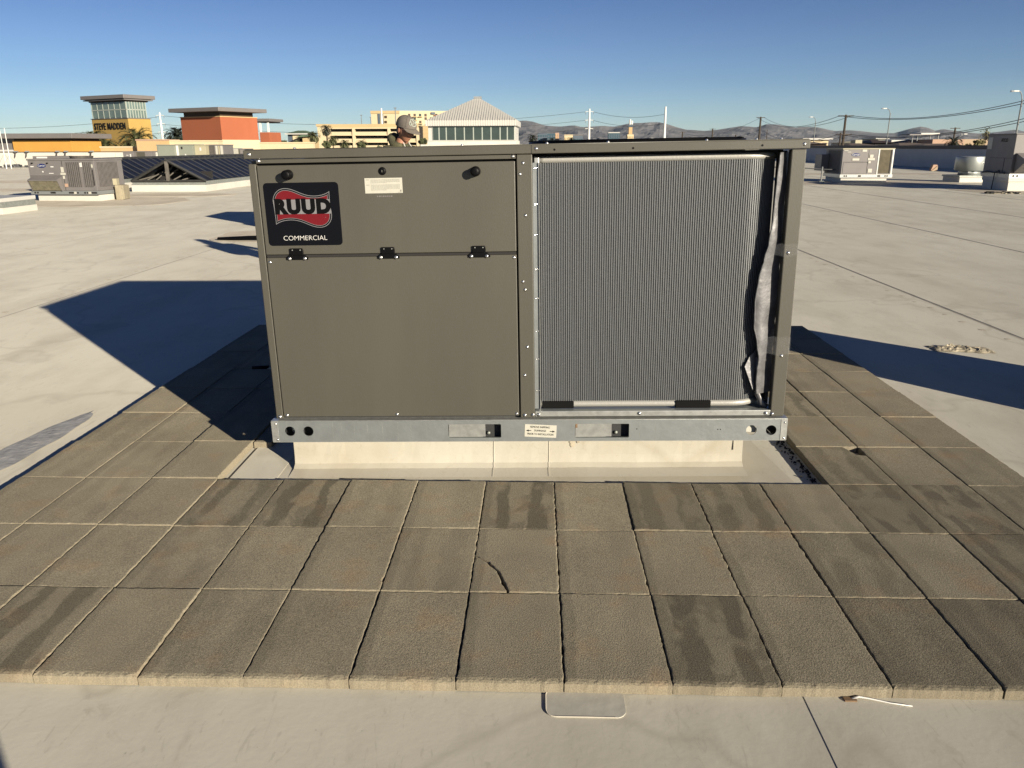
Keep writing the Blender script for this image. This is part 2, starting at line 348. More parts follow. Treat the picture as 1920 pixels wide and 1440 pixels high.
def rrect(x0, x1, y0, y1, r, n=5):
    P = []
    for cx, cy, a in ((x1-r, y1-r, 0), (x0+r, y1-r, 90), (x0+r, y0+r, 180), (x1-r, y0+r, 270)):
        for k in range(n+1): t = R(a+90*k/n); P.append((cx+r*math.cos(t), cy+r*math.sin(t)))
    return P

# ------------------------------------------------------------------ ground, hills, roof
GZ = -5.2
tag(MB().box(-16000, 16000, -9000, 16000, GZ-3, GZ).build('ground', 'ground'), kind='structure')
rx0, rx1, ry0, ry1 = -75, 26.5, -22, 92
tag(MB().box(rx0, rx1, ry0, ry1, -.6, 0).build('roof', 'roof'), kind='structure')
roofo = COL.objects['roof']
SEAMS = [-29, -26, -23, -20, -17, -13.95, -10.9, -7.75, -4.95, -2.2, .66, 3.78, 6.86, 10.15, 13.3, 16.4, 19.5, 22.4]
for X in SEAMS:
    mb = MB(); ys = [ry0+i*1.0 for i in range(int((91-ry0)/1.0)+1)]; vs = []; fs = []; v2 = []; f2 = []
    for i, y in enumerate(ys):
        dx = noise.noise((X, y*.3, 0))*.025
        vs += [(X+dx-.0015, y, .0005), (X+dx, y, .0038 if y > 2 else .0016), (X+dx+.16, y, .0034 if y > 2 else .0012), (X+dx+.9, y, .0006)]
        q = (.020+.022*abs(noise.noise((X, y*1.7, 4)))) if y > 2 else .0016; v2 += [(X+dx-q, y, .0009), (X+dx-.0018, y, .0009)]
        if i:
            for k in range(3): fs.append((i*4-4+k, i*4-3+k, i*4+1+k, i*4+k))
            f2.append((i*2-2, i*2-1, i*2+1, i*2))
    MB().add(vs, fs).build('seam', 'roof', roofo); MB().add(v2, f2).build('seam_dirt', 'seamdirt', roofo)
# fastener dimples telegraphing through the membrane beside the seams
mb = MB()
for X in SEAMS[3:16]:
    for k in range(-4, 60):
        y = k*.31+random.uniform(-.02, .02)+X*.07; x = X-.13+random.uniform(-.02, .02)
        if random.random() < .3 or y < 1.6: continue
        r = random.uniform(.022, .034); a0 = random.random()*6
        ring = [(x+r*math.cos(a0+t*.785), y+r*.9*math.sin(a0+t*.785), .0012) for t in range(8)]
        mb.add([(x, y, .0045)]+ring, [(0, t+1, (t+1) % 8+1) for t in range(8)])
tag(mb.build('fastener_dimple', 'dirtpad', roofo, smooth=True), kind='stuff')
# parapets
def wall(name, label, x0, x1, y0, y1, h, m, capm, caph=.12, ov=.05):
    t = thing(name, label, 'parapet', (x0, y0, 0))
    B('wall_face', m, t, 0, x1-x0, 0, y1-y0, -.5, h-caph)
    B('coping', capm, t, -ov, x1-x0+ov, -ov, y1-y0+ov, h-caph, h, bevel=.01); return t
wall('parapet_wall', 'shaded roof parapet with dark brown coping running along the right side', 26.2, 26.6, -22, 92, 1.40, 'parapet', 'cap', .22)
pw = wall('parapet_wall', 'sunlit white parapet across the back of the roof at left', -75, -14, 61.2, 61.6, 1.17, 'whitepaint', 'cap', .06, .02)
for X in [-38+i*2.4 for i in range(9)]: B('wall_seam', 'seam', pw, X+75, X+75.03, -.012, 0, 0, 1.05)
wall('parapet_wall', 'white parapet stretch behind the large taupe unit', -14, 26.15, 91.5, 92, 1.05, 'whitepaint', 'whitepaint', .08)
t = thing('scupper_stand_in', 'small tan wedge-shaped pipe boot at the edge of the shaded parapet\'s shadow', 'scupper stand-in', (X_(1757, 45.5), 45.5, 0))  # added wedge stands in for sunlight showing in the wall scupper
MB().prism([(-.22, .0), (.22, .0), (.22, .40)], -.2, .2).build('wedge_face', 'tanwall', t); MB().prism([(-.22, .02), (.22, .41), (.20, .47), (-.10, .47), (-.22, .10)], -.14, .21).build('wedge_collar', 'pinkb', t); t.scale = (.75, .75, .75)
tag(B('wall_vent', 'hole', None, 26.13, 26.19, 70.5, 71, .45, .7), 'small black vent low on the shaded parapet beside the unit post', 'vent')

# dirty pads of membrane
def pad(cx, cy, wx, wy, label, z=.006, m='dirtpad', seed=1):
    pts = []
    for k in range(48):
        a = 2*math.pi*k/48; c, s_ = math.cos(a), math.sin(a); q = (abs(c)**4+abs(s_)**4)**-.25
        q *= 1+.13*noise.noise((c*1.6+seed, s_*1.6, seed)); pts.append((cx+wx*c*q, cy+wy*s_*q))
    o = MB().prism(pts, .001, z, 'XY').build('dirty_roof_patch', m); return tag(o, kind='structure')
pad(-13.2, 20.6, 3.0, 1.9, None, seed=2); pad(-12.0, 23.6, 2.1, .8, None, .009, seed=5)
pad(13.2, 31.0, 3.2, 2.0, None, seed=8); pad(17.5, 25.2, 3.4, 2.0, None, seed=11); pad(-3.9, 11.7, 1.7, 1.0, None, seed=3)
pad(-20.5, 27, 5, 1.0, None, .004, seed=4); pad(15, 41, 6, 1.2, None, .004, seed=14); pad(-22, 34, 6, 1.3, None, .004, seed=24)

# mountains
def mountain():
    prof = [(-900, 271), (-400, 270), (0, 272), (200, 269), (400, 268), (505, 266), (620, 268), (800, 246), (900, 232), (940, 226), (985, 226), (1000, 228), (1020, 235), (1045, 237), (1075, 235), (1090, 238), (1125, 236), (1150, 237), (1180, 231), (1205, 230), (1235, 229), (1255, 234), (1270, 239), (1285, 243), (1320, 245), (1345, 243), (1365, 240), (1385, 236), (1400, 237), (1415, 239), (1435, 232), (1450, 233), (1470, 236), (1490, 239), (1510, 238), (1530, 238), (1550, 243), (1565, 246), (1590, 244), (1605, 245), (1640, 249), (1680, 250), (1700, 242), (1712, 239), (1722, 237), (1735, 239), (1750, 245), (1765, 242), (1780, 244), (1800, 247), (1830, 250), (1860, 248), (1890, 244), (1900, 243), (1920, 247), (2050, 240), (2300, 246), (2800, 262)]
    Y0, Y1 = 6500, 9200; NX, NY = 620, 44; vs = []; fs = []
    def hz(u):
        for (a, va), (b_, vb) in zip(prof, prof[1:]):
            if a <= u <= b_: return va+(vb-va)*(u-a)/(b_-a)
        return 270
    for j in range(NY):
        t = j/(NY-1)
        for i in range(NX):
            u = -800+3500*i/(NX-1); Y = Y0+(Y1-Y0)*t; p = at(u, 270, Y); H = max(5, at(u, hz(u), Y1).z-GZ)
            e = (t**1.35)
            rid = 1-abs(noise.fractal((p.x*.0022, p.y*.0011, 3), 1.0, 2.1, 6))*1.1
            n2 = noise.fractal((p.x*.006, p.y*.004, 9), .9, 2.1, 4)
            z = H*e*(.70+.30*rid*(1 if t < .98 else 1)) + H*.13*n2*math.sin(math.pi*min(1, t))
            if j == NY-1: z = H*(1+.02*n2)
            z = min(z, H*(.2+.82*t))
            vs.append((p.x, Y, GZ+max(0, z)-1))
    # back side closes the range
    for i in range(NX): p = vs[(NY-1)*NX+i]; vs.append((p[0], Y1+1600, GZ-1))
    for j in range(NY):
        for i in range(NX-1): fs.append((j*NX+i, j*NX+i+1, (j+1)*NX+i+1, (j+1)*NX+i))
    o = MB().add(vs, fs).build('mountain_range', 'mount', smooth=False); tag(o, kind='structure')
mountain()

# ------------------------------------------------------------------ concrete pavers round the unit
PW, PD, PT = .3048, .4572, .036
pav = bpy.data.objects.new('paver_paving', None); COL.objects.link(pav); tag(pav, kind='structure')
def paver_mesh(poly_list, seed, nose=0.0):
    """each polygon is a slab with ragged broken edges; nose: wider rounding on the front edge"""
    mb = MB(); rnd = random.Random(seed)
    for poly in poly_list:
        n0 = len(poly); ring = []; nor = []
        for i in range(n0):
            a = Vector(poly[i]); b = Vector(poly[(i+1) % n0]); d = b-a; L = d.length; k = max(1, int(L/.013)); nn = Vector((d.y, -d.x)).normalized()
            for j in range(k): ring.append(a+d*j/k); nor.append(nn)
        N = len(ring); off = [noise.noise((seed*3.1+i*.33, 2, seed))*.0032+noise.noise((seed*1.7+i*1.1, 5, seed))*.0022+rnd.uniform(-.0010, .0010) for i in range(N)]
        def lay(inset, z, jit, nz=0):
            o = []
            for i in range(N):
                nn = (nor[i]+nor[i-1]); nn = nn.normalized() if nn.length > .1 else nor[i]
                ins = inset; zz = z
                if nose and nn.y < -.5: ins = inset*nose if z > PT*.5 else inset
                if nose and nn.y < -.5 and abs(z-(PT-.0035)) < 1e-5: zz = z-.009
                p = ring[i]-nn*(ins+off[i]*jit); o.append((p.x, p.y, zz+(rnd.uniform(-.0012, .0012) if nz else 0)))
            return o
        L0 = lay(.0005, 0, .5); L1 = lay(.0, PT-.007, 1); L2 = lay(.0010, PT-.0028, 1.2, 1); L3 = lay(.0030, PT-.0004, 1, 0); L4 = lay(.008, PT, .3)
        vs = L0+L1+L2+L3+L4; fs = []
        for r_ in range(4):
            for i in range(N): fs.append((r_*N+i, r_*N+(i+1) % N, (r_+1)*N+(i+1) % N, (r_+1)*N+i))
        fs.append(tuple(4*N+i for i in range(N))); mb.add(vs, fs)
    me = mb.mesh('paver'); me.materials.append(M['paver']); return me
g = .0016
hw, hd = PW/2-g, PD/2-g
rect = [(-hw, -hd), (hw, -hd), (hw, hd), (-hw, hd)]
PVAR = [paver_mesh([rect], 10+i) for i in range(9)]
PFR = [paver_mesh([rect], 40+i, nose=5) for i in range(5)]
crack = [(-hw, .02), (-.10, -.03), (-.065, -.09), (-.045, -.15), (-.022, -hd)]
PCR = paver_mesh([[(-hw, -hd)]+[(x-.003, y-.002) for x, y in reversed(crack)][0:0]+[(crack[4][0]-.004, -hd), (crack[3][0]-.004, crack[3][1]), (crack[2][0]-.003, crack[2][1]), (crack[1][0]-.002, crack[1][1]-.001), (-hw, .017)],
                  [(crack[4][0]+.004, -hd), (hw, -hd), (hw, hd), (-hw, hd), (-hw, .022), (crack[1][0]+.002, crack[1][1]+.002), (crack[2][0]+.004, crack[2][1]), (crack[3][0]+.005, crack[3][1])]], 71)
PCH = paver_mesh([[(-hw, -hd), (hw, -hd), (hw, hd-.115), (hw-.045, hd-.10), (hw-.06, hd-.03), (hw-.075, hd), (-hw, hd)]], 72)
PCUT = paver_mesh([[(-.045, -hd), (.045, -hd), (.05, hd), (-.045, hd)]], 73)
STAIN = {(-5, 2): .8, (-4, 2): 1.0, (-1, 2): 1.0, (1, 2): .6, (2, 2): .7, (4, 2): .8, (5, 2): .9, (3, 1): .5, (5, 1): .7, (-6, 0): .9, (1, 0): 1.0, (3, 0): .3, (4, 0): .4, (6, 1): .8, (4, 3): .6, (4, 5): .9, (4, 6): .6, (6, 2): .5}
TONE = {(-5, 2): .80, (-4, 2): .86, (-1, 2): .90, (1, 2): .74, (2, 2): .88, (3, 2): .98, (4, 2): .78, (5, 2): .88, (1, 0): .86, (2, 0): 1.0, (3, 0): .76, (4, 0): .72, (5, 0): .72, (3, 1): .92, (4, 1): .98, (5, 1): .80, (6, 1): .8, (-1, 1): 1.06, (0, 1): 1.06, (0, 2): 1.07, (-2, 2): 1.07, (-3, 2): 1.06, (-2, 0): 1.0, (-1, 0): .96, (4, 3): .88}
rp = random.Random(5)
def put(me, cx, cy, c, r_, dz=0):
    o = bpy.data.objects.new('paver', me); COL.objects.link(o); o.parent = pav
    o.location = (cx+rp.uniform(-.0015, .0015), cy+rp.uniform(-.002, .002), .0008+rp.uniform(-.002, .003)+dz)
    o.rotation_euler = (rp.uniform(-.004, .004), rp.uniform(-.009, .009), rp.uniform(-.003, .003))
    o['stain'] = float(STAIN.get((c, r_), rp.choice((0, 0, .12, .3)))); o['tone'] = float(TONE.get((c, r_), rp.uniform(.94, 1.04)))
    return o
for r_ in range(10):
    for c in range(-8, 7):
        if 3 <= r_ <= 6 and -5 <= c <= 3: continue
        cx, cy = (c+.5)*PW, (r_+.5)*PD
        me = PFR[rp.randrange(5)] if r_ == 0 else PVAR[rp.randrange(9)]
        if (c, r_) == (-1, 1): me = PCR
        if (c, r_) == (4, 3): me = PCH
        put(me, cx, cy, c, r_, rp.choice((0, 0, .004)) if c < -5 else 0)
for r_ in (4, 5, 6): put(PCUT, -5*PW+.048, (r_+.5)*PD, -9, r_)

# ------------------------------------------------------------------ curb under the unit
cb = thing('roof_curb', 'cream membrane-wrapped roof curb with grey metal flange under the large taupe unit', 'roof curb', (-1.232, 1.585, 0), (0, R(-.8), 0))
CW, CD, CH = 2.12, 1.36, .158
vs = []; fs = []; nx = 60
prof = [(-.13, .0072), (-.035, .0125), (-.008, .028), (-.002, .065), (0, CH)]
for i in range(nx+1):
    x = CW*i/nx
    for j, (y, z) in enumerate(prof):
        wv = (noise.noise((x*4, z*9, 1))*.007+noise.noise((x*17, z*25, 5))*.0028)*(1 if 0 < j < 4 else .2); vs.append((x, y+wv, z+.0))
for i in range(nx):
    for j in range(4): fs.append((i*5+j, (i+1)*5+j, (i+1)*5+j+1, i*5+j+1))
m1 = MB().add(vs, fs); m1.box(0, .02, .0, CD, 0, CH); m1.box(CW-.02, CW, 0, CD, 0, CH); m1.box(0, CW, CD-.02, CD, 0, CH)
m1.build('curb_wrap', 'curb', cb, smooth=False)
MB().box(-.014, CW+.004, -.008, .02, CH-.012, CH+.038).box(-.014, .0, .02, CD, CH-.012, CH+.038).box(CW, CW+.014, .02, CD, CH-.012, CH+.038).build('metal_flange', 'galvdull', cb, bevel=.003)
MB().box(-.016, CW+.006, -.0125, -.008, CH-.016, CH-.006).build('flange_lip', 'galvbright', cb)
for x in (.955, 1.215): MB().add([(x, -.132, .0105), (x, -.039, .0165), (x, -.013, .033), (x, -.0075, .067), (x, -.0035, CH-.01), (x+.003, -.0035, CH-.01), (x+.003, -.0075, .067), (x+.003, -.013, .033), (x+.003, -.039, .0165), (x+.003, -.132, .0105)], [(0, 1, 8, 9), (1, 2, 7, 8), (2, 3, 6, 7), (3, 4, 5, 6)]).build('wrap_seam', 'seam', cb)
MB().add([(CW-.045, -.0085, .087), (CW-.035, -.0085, .087), (CW-.03, -.0035, CH-.01), (CW-.045, -.0035, CH-.01)], [(0, 1, 2, 3)]).build('wrap_seam', 'curb', cb)
def blot(cx, z0, z1, w_, seed, m, nm):
    L_, R_ = [], []
    for i in range(9):
        z = z0+(z1-z0)*i/8; e = w_*math.sin(math.pi*(i+.6)/9.2)**.6; L_.append((cx-e*(1+.6*noise.noise((seed, i*.9, 1))), -.0052, z)); R_.append((cx+e*(1+.6*noise.noise((seed, i*.9, 7))), -.0052, z))
    MB().add(L_+R_[::-1], [tuple(range(18))]).build(nm, m, cb)
M['drip'] = mat('drip_stain', (.36, .315, .235), .8, var=.25, vscale=30)
blot(1.325, CH-.055, CH-.012, .012, 3, 'drip', 'drip_stain'); blot(1.352, CH-.035, CH-.012, .008, 5, 'drip', 'drip_stain')
B('rust_mark', 'rust', cb, 1.30, 1.325, -.0088, -.0078, CH+.012, CH+.030)
sk = MB(); pts = [(-1.47, 1.40), (1.05, 1.385), (1.10, 1.45), (1.04, 1.95), (1.06, 2.55), (.98, 3.1), (-1.46, 3.1)]
sk.prism(pts, .0005, .0066, 'XY').build('curb_skirt', 'curb', roofo)
MB().prism([(-1.50, 1.386), (-1.28, 1.386), (-1.285, 2.2), (-1.50, 2.2)], .0066, .0085, 'XY').build('membrane_flap', 'roof', roofo)
# leaves and grit that gather at the pit's right edge
mb = MB(); rg = random.Random(3)
for i in range(260):
    y = 1.40+rg.random()*1.0; x = 1.205-abs(rg.gauss(0, .022)); s_ = rg.uniform(.0015, .005)
    mb.box(x-s_, x+s_, y-s_*.7, y+s_*.7, .004, .005+s_*1.2, None)
tag(mb.build('leaf_litter', 'gap'), 'dark grit and leaf bits along the inner edge of the right-hand pavers', 'debris', kind='stuff')

# ------------------------------------------------------------------ the large packaged rooftop unit
U = thing('rooftop_unit', 'large taupe packaged rooftop air conditioner with black logo decal and exposed silver coil', 'air conditioner', (-1.274, 1.5, .282), (0, R(-.86), R(-.4)))
W_, D_, H_ = 2.30, 1.52, 1.14
SCR = MB().revolve([(.0005, -.0045), (.0035, -.0042), (.0062, -.0018), (.0068, 0), (.0082, .0), (.0082, .001)], n=10, axis='Y').mesh('screw'); SCR.materials.append(M['screw'])
for p in SCR.polygons: p.use_smooth = True
def screw(x, z, y=0., s_=1., par=None):
    o = bpy.data.objects.new('screw', SCR); COL.objects.link(o); o.parent = par or U; o.location = (x, y, z); o.scale = (s_, s_, s_)
B('corner_post', 'cab', U, .0, .032, 0, .04, 0, 1.128, bevel=.0035)
B('side_panel', 'cab', U, 0, .03, .045, D_-.05, 0, 1.14)
B('upper_door', 'cab', U, .036, 1.117, -.003, .03, .750, 1.121, bevel=.003)
B('lower_panel', 'cab', U, .036, 1.117, -.003, .03, .010, .737, bevel=.003)
B('header_strip', 'cab', U, .034, 1.119, .002, .03, 1.130, 1.1465, bevel=.001)
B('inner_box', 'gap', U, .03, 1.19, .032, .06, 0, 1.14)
B('centre_post', 'cab', U, 1.124, 1.188, -.001, .06, .0, 1.1465, bevel=.003)
B('divider_wall', 'dark', U, 1.19, 1.2, .09, D_-.1, .02, 1.14)
B('right_post', 'cab', U, 2.243, 2.302, 0, .045, 0, 1.1465, bevel=.004)
B('gap_shade_strip', 'dark', U, 2.228, 2.2425, .056, .16, .03, 1.14)  # dark strip added to fill the shaded gap beside the post
B('corner_post', 'cab', U, 2.24, 2.302, D_-.05, D_, 0, 1.14, bevel=.004)
B('back_panel', 'cab', U, 0, 1.25, D_-.03, D_, 0, 1.14)
# roof cap with overhanging skirt
MB().box(-.012, W_+.012, -.010, .004, 1.1485, 1.184).box(-.012, .002, .004, D_+.01, 1.1485, 1.184).box(W_-.002, W_+.012, .004, D_+.01, 1.1485, 1.184).box(.002, W_-.002, D_-.004, D_+.01, 1.1485, 1.184).build('cap_skirt', 'cab', U, bevel=.003)
capo = circ(1.70, .80, .52, 48)
plate('cap_top', [(-.006, -.004), (W_+.006, -.004), (W_+.006, D_+.004), (-.006, D_+.004)], [capo], .004, 'cab', U, (0, 0, 1.1845), (0, 0, 0))
B('skirt_joint', 'gap', U, 1.185, 1.187, -.0108, -.009, 1.149, 1.1835)
# fan
fan = MB().revolve([(.52, 1.10), (.535, 1.10), (.538, 1.196), (.52, 1.196)], (1.70, .80, 0), 48).build('fan_shroud', 'black', U, smooth=True)
mb = MB()
for k in range(1, 15): mb.tube([(1.70+.037*k*math.cos(2*math.pi*i/40), .80+.037*k*math.sin(2*math.pi*i/40), 1.199) for i in range(41)], .0022, 5, False)
for k in range(12): a = 2*math.pi*k/12; mb.tube([(1.70+.03*math.cos(a), .80+.03*math.sin(a), 1.202), (1.70+.54*math.cos(a), .80+.54*math.sin(a), 1.200)], .003, 5)
mb.build('fan_guard', 'black', U)
mb = MB()
for k in range(3):
    a = 2*math.pi*k/3; vs = []
    for r in (.07, .25, .49):
        for dt in (-.35, .35): vs.append((1.70+r*math.cos(a+dt), .80+r*math.sin(a+dt), 1.10+dt*.09))
    mb.add(vs, [(0, 1, 3, 2), (2, 3, 5, 4)])
mb.revolve([(.08, 1.08), (.08, 1.14)], (1.70, .80, 0), 16); mb.build('fan_blades', 'dark', U)
# knobs and lock
for x in (.168, .954):
    k = MB().revolve([(.004, -.050), (.014, -.050), (.0185, -.046), (.0195, -.040), (.0175, -.030), (.0195, -.026), (.0205, -.012), (.021, -.002)], (x, 0, 1.083), 20, 'Y').build('knob', 'black', U, smooth=True)
MB().revolve([(.003, -.008), (.011, -.0085), (.0155, -.006), (.017, -.002)], (.564, 0, 1.0905), 20, 'Y').build('door_lock', 'black', U, smooth=True)
B('key_slot', 'greyink', U, .5630, .5646, -.0088, -.0082, 1.086, 1.095)
# hinges
B('hinge_rod', 'gap', U, .04, 1.117, -.0042, .0, .7385, .7485)
for x in (.171, .567, .957):
    h = MB().prism([(x-.028, .748), (x+.030, .748), (x+.030, .768), (x+.027, .777), (x-.028, .777)], -.012, -.0035).build('hinge', 'black', U, bevel=.002)
    MB().prism([(x-.046, .728), (x+.048, .728), (x+.048, .737), (x+.036, .748), (x-.036, .748), (x-.046, .739)], -.009, -.003).build('hinge_leaf', 'black', h, bevel=.001)
    for dx in (-.032, .034): screw(x+dx, .733, -.010, .95)
    for dx in (-.016, .018): MB().revolve([(.0022, -.0135), (.003, -.012)], (x+dx, 0, .770), 8, 'Y').build('rivet', 'galvdull', h)
# decal
DX, DZ, DW, DH = .054, .7885, .320, .262
dec = MB().prism(rrect(DX, DX+DW, DZ, DZ+DH, .016), -.0036, -.003).build('logo_decal', 'decal', U)
def bez(a, b, c, d, n=10): return [((1-t)**3*a[0]+3*(1-t)**2*t*b[0]+3*(1-t)*t*t*c[0]+t**3*d[0], (1-t)**3*a[1]+3*(1-t)**2*t*b[1]+3*(1-t)*t*t*c[1]+t**3*d[1]) for t in [i/n for i in range(n)]]
fl = []
fl += bez((.113, .725), (.125, .83), (.19, .915), (.285, .915)); fl += bez((.285, .915), (.42, .915), (.50, .79), (.67, .79)); fl += bez((.67, .79), (.76, .79), (.83, .82), (.875, .857), 6)
fl += bez((.875, .857), (.872, .78), (.872, .70), (.875, .60), 4); fl += bez((.875, .60), (.885, .56), (.885, .50), (.885, .47), 4)
fl += bez((.885, .47), (.875, .36), (.81, .285), (.715, .285)); fl += bez((.715, .285), (.58, .285), (.50, .41), (.33, .41)); fl += bez((.33, .41), (.24, .41), (.17, .38), (.125, .343), 6)
fl += bez((.125, .343), (.128, .42), (.125, .52), (.117, .60), 4)
fl = [(DX+a*DW, DZ+b*DH) for a, b in fl]
def inset(P, d):
    n = len(P); o = []
    for i in range(n):
        a = Vector(P[i-1]); b = Vector(P[i]); c = Vector(P[(i+1) % n]); n1 = (b-a); n2 = (c-b); m1_ = Vector((n1.y, -n1.x)).normalized(); m2_ = Vector((n2.y, -n2.x)).normalized()
        m_ = (m1_+m2_); m_ = m_.normalized() if m_.length > .2 else m1_; k = 1/max(.55, m_.dot(m1_)); o.append(tuple(b+m_*d*k))
    return o
def layer(P, y, m, nm='logo_shape'):
    return plate(nm, P, [], .0002, m, dec, (0, y, 0))
layer(fl, -.0038, 'silver'); layer(inset(fl, .0024), -.0041, 'decal'); layer(inset(fl, .0078), -.0044, 'silver')
r_in = inset(fl, .0095)
zb0, zb1 = DZ+.505*DH, DZ+.735*DH
def clip(P, z, above):
    o = []
    for i in range(len(P)):
        a, b = P[i-1], P[i]; ia = (a[1] > z) == above; ib = (b[1] > z) == above
        if ia != ib: t = (z-a[1])/(b[1]-a[1]); o.append((a[0]+(b[0]-a[0])*t, z))
        if ib: o.append(b)
    return o
layer(clip(r_in, zb1, True), -.0047, 'red'); layer(clip(r_in, zb0, False), -.0047, 'red')
bandp = clip(clip(inset(fl, .0005), zb1-.0005, False), zb0+.0005, True); layer(bandp, -.00475, 'silver')
text('lettering', 'RUUD', .078, 'black', dec, (DX+.502*DW, -.0052, DZ+.615*DH), off=.0058, fit=.240, space=1.16)
text('lettering', 'COMMERCIAL', .0285, 'white', dec, (DX+.50*DW, -.0038, DZ+.118*DH), off=-.0004, fit=.188)
text('lettering', 'R', .004, 'silver', dec, (DX+.80*DW, -.0052, DZ+.45*DH))
# notice sticker and faint ghost of print below it
st = B('notice_sticker', 'paper', U, .487, .645, -.0036, -.003, 1.001, 1.063)
mb = MB(); rt = random.Random(2)
for blk, (zt, n_) in enumerate(((1.057, 4), (1.036, 6))):
    mb.box(.492, .507, -.0039, -.0037, zt-.002, zt)
    for i in range(n_):
        x = .512; end = .634 if i < n_-1 else .56+rt.random()*.02
        while x < end:
            wd = rt.uniform(.003, .011); mb.box(x, min(x+wd, end), -.0039, -.0037, zt-i*.0041-.0020, zt-i*.0041-.0004); x += wd+.0014
mb.box(.634, .640, -.0039, -.0037, 1.0065, 1.0145).box(.624, .641, -.0039, -.0037, 1.0035, 1.005); mb.build('print_lines', 'greyink', st)
mb = MB(); x = .535
while x < .60:
    wd = rt.uniform(.003, .008); mb.box(x, x+wd, -.0033, -.0031, .986, .991); x += wd+.003
mb.build('faint_print', 'cab2', U)
# screws
for x, z in ((.012, 1.166), (.044, 1.1395), (1.108, 1.1390), (1.205, 1.168), (2.288, 1.166), (1.15, 1.112), (1.137, 1.068), (1.158, .90), (1.143, .62), (1.152, .585), (1.158, .33), (1.145, .20)): screw(x, z, -.0105 if z > 1.15 else (.0015 if z > 1.13 else -.001), 1)
for x, z in ((.049, .718), (1.106, .725), (.052, .017), (.560, .019), (1.106, .019)): screw(x, z, -.003)
for x, z in ((1.143, .012), (1.180, .013), (1.206, .014), (1.66, .018), (2.222, .016), (2.25, .012), (.018, .010)): screw(x, z, -.004)
screw(2.262, .728, -.001); screw(2.27, .28, -.001)
for x in (1.28, 1.60, 2.12): MB().revolve([(.0045, -.0108), (.0046, -.0100)], (x, 0, 1.163 if x < 2 else 1.164), 10, 'Y').build('pilot_hole', 'black', U)
for x in (.2, .9, 1.25, 1.5, 1.9, 2.1, 2.2): MB().revolve([(.0005, 1.193), (.0045, 1.192), (.006, 1.1875), (.006, 1.1865)], (x, .012, 0), 8).build('top_screw', 'screw', U)
# coil compartment
B('compartment_floor', 'galv', U, 1.19, 2.29, .012, D_-.06, .018, .022)
B('sill_strip', 'galvbright', U, 1.190, 2.242, .0, .006, .004, .0285, bevel=.002)
B('sill_lip', 'galv', U, 1.190, 2.242, .006, .03, .024, .0285)
B('end_plate', 'galv', U, 1.189, 1.214, .022, .026, .035, 1.112)
B('plate_edge', 'galvbright', U, 1.2135, 1.216, .014, .03, .035, 1.112)
for i in range(8):
    z = .12+.137*i+.01*(i % 2)
    for x in (1.196, 1.206): MB().revolve([(.001, -.001), (.0034, 0)], (x, .021, z+.002*(x > 1.2)), 8, 'Y').build('rivet', 'screw', U)
B('top_baffle', 'dark', U, 1.19, 2.24, .11, .13, 1.11, 1.146)
path = [(1.217, .052)]; XC, YC, RC = 2.080, .202, .15
path.append((XC, .052))
arc = [(XC+RC*math.sin(R(a)), YC-RC*math.cos(R(a))) for a in range(6, 91, 6)]
path += arc; path.append((XC+RC, D_-.1))
# resample
cum = [0]
for a, b in zip(path, path[1:]): cum.append(cum[-1]+math.hypot(b[0]-a[0], b[1]-a[1]))
def along(s_):
    for i in range(len(path)-1):
        if s_ <= cum[i+1] or i == len(path)-2:
            t = (s_-cum[i])/(cum[i+1]-cum[i]); a, b = path[i], path[i+1]; d = Vector((b[0]-a[0], b[1]-a[1])).normalized(); return a[0]+(b[0]-a[0])*t, a[1]+(b[1]-a[1])*t, d
mb = MB(); fb = MB(); s_ = .006; ct = .0098; k = 0; rc = random.Random(4); zt, zb = 1.108, .062
slack = lambda q: .0016*math.sin(q*2.3)+.001*math.sin(q*5.1)
while s_ < cum[-1]:
    x, y, d = along(s_); n_ = Vector((d.y, -d.x))      # outward
    h = .00095; vs = []; segs = 7
    for j in range(segs+1):
        z = zb-.008+(zt-zb+.016)*j/segs; bow = .0013*noise.noise((s_*9, z*3, 4))
        for (u_, o_) in ((-h, .0), (h, .0), (h, -.021), (-h, -.021)): vs.append((x+d.x*(u_+bow)+n_.x*o_, y+d.y*(u_+bow)+n_.y*o_, z))
    fs = [(a*4+b, a*4+(b+1) % 4, (a+1)*4+(b+1) % 4, (a+1)*4+b) for a in range(segs) for b in range(4)]
    mb.add(vs, fs); k += 1; s_ += ct
tag(mb.build('coil_tubes', 'tube', U), kind='stuff')
# louvred fin ribbon between tubes, a little behind the tube faces
vs = []; fs = []; n_s = int(cum[-1]/.02)
for i in range(n_s+1):
    x, y, d = along(cum[-1]*i/n_s); nn = Vector((d.y, -d.x))
    for z in (zb, zt): vs.append((x-nn.x*.0035, y-nn.y*.0035, z))
for i in range(n_s): fs.append((2*i, 2*i+2, 2*i+3, 2*i+1))
MB().add(vs, fs).build('coil_fins', 'fin', U)
for z, r in ((.046, .0155), (1.122, .0145)):
    pp = [(along(cum[-1]*i/120)[0]-.0, along(cum[-1]*i/120)[1]-.002+.010, z) for i in range(121)]
    MB().tube(pp, r, 14).build('coil_header', 'header', U, smooth=True)
B('header_end', 'galvbright', U, 1.195, 1.217, .04, .072, .03, .068, bevel=.006); B('header_end', 'galvbright', U, 1.195, 1.217, .04, .072, 1.100, 1.135, bevel=.004)
B('rubber_pad', 'rubber', U, 1.222, 1.366, .040, .062, .028, .0605, bevel=.003); B('rubber_pad', 'rubber', U, 1.826, 1.985, .040, .062, .027, .0605, bevel=.003)
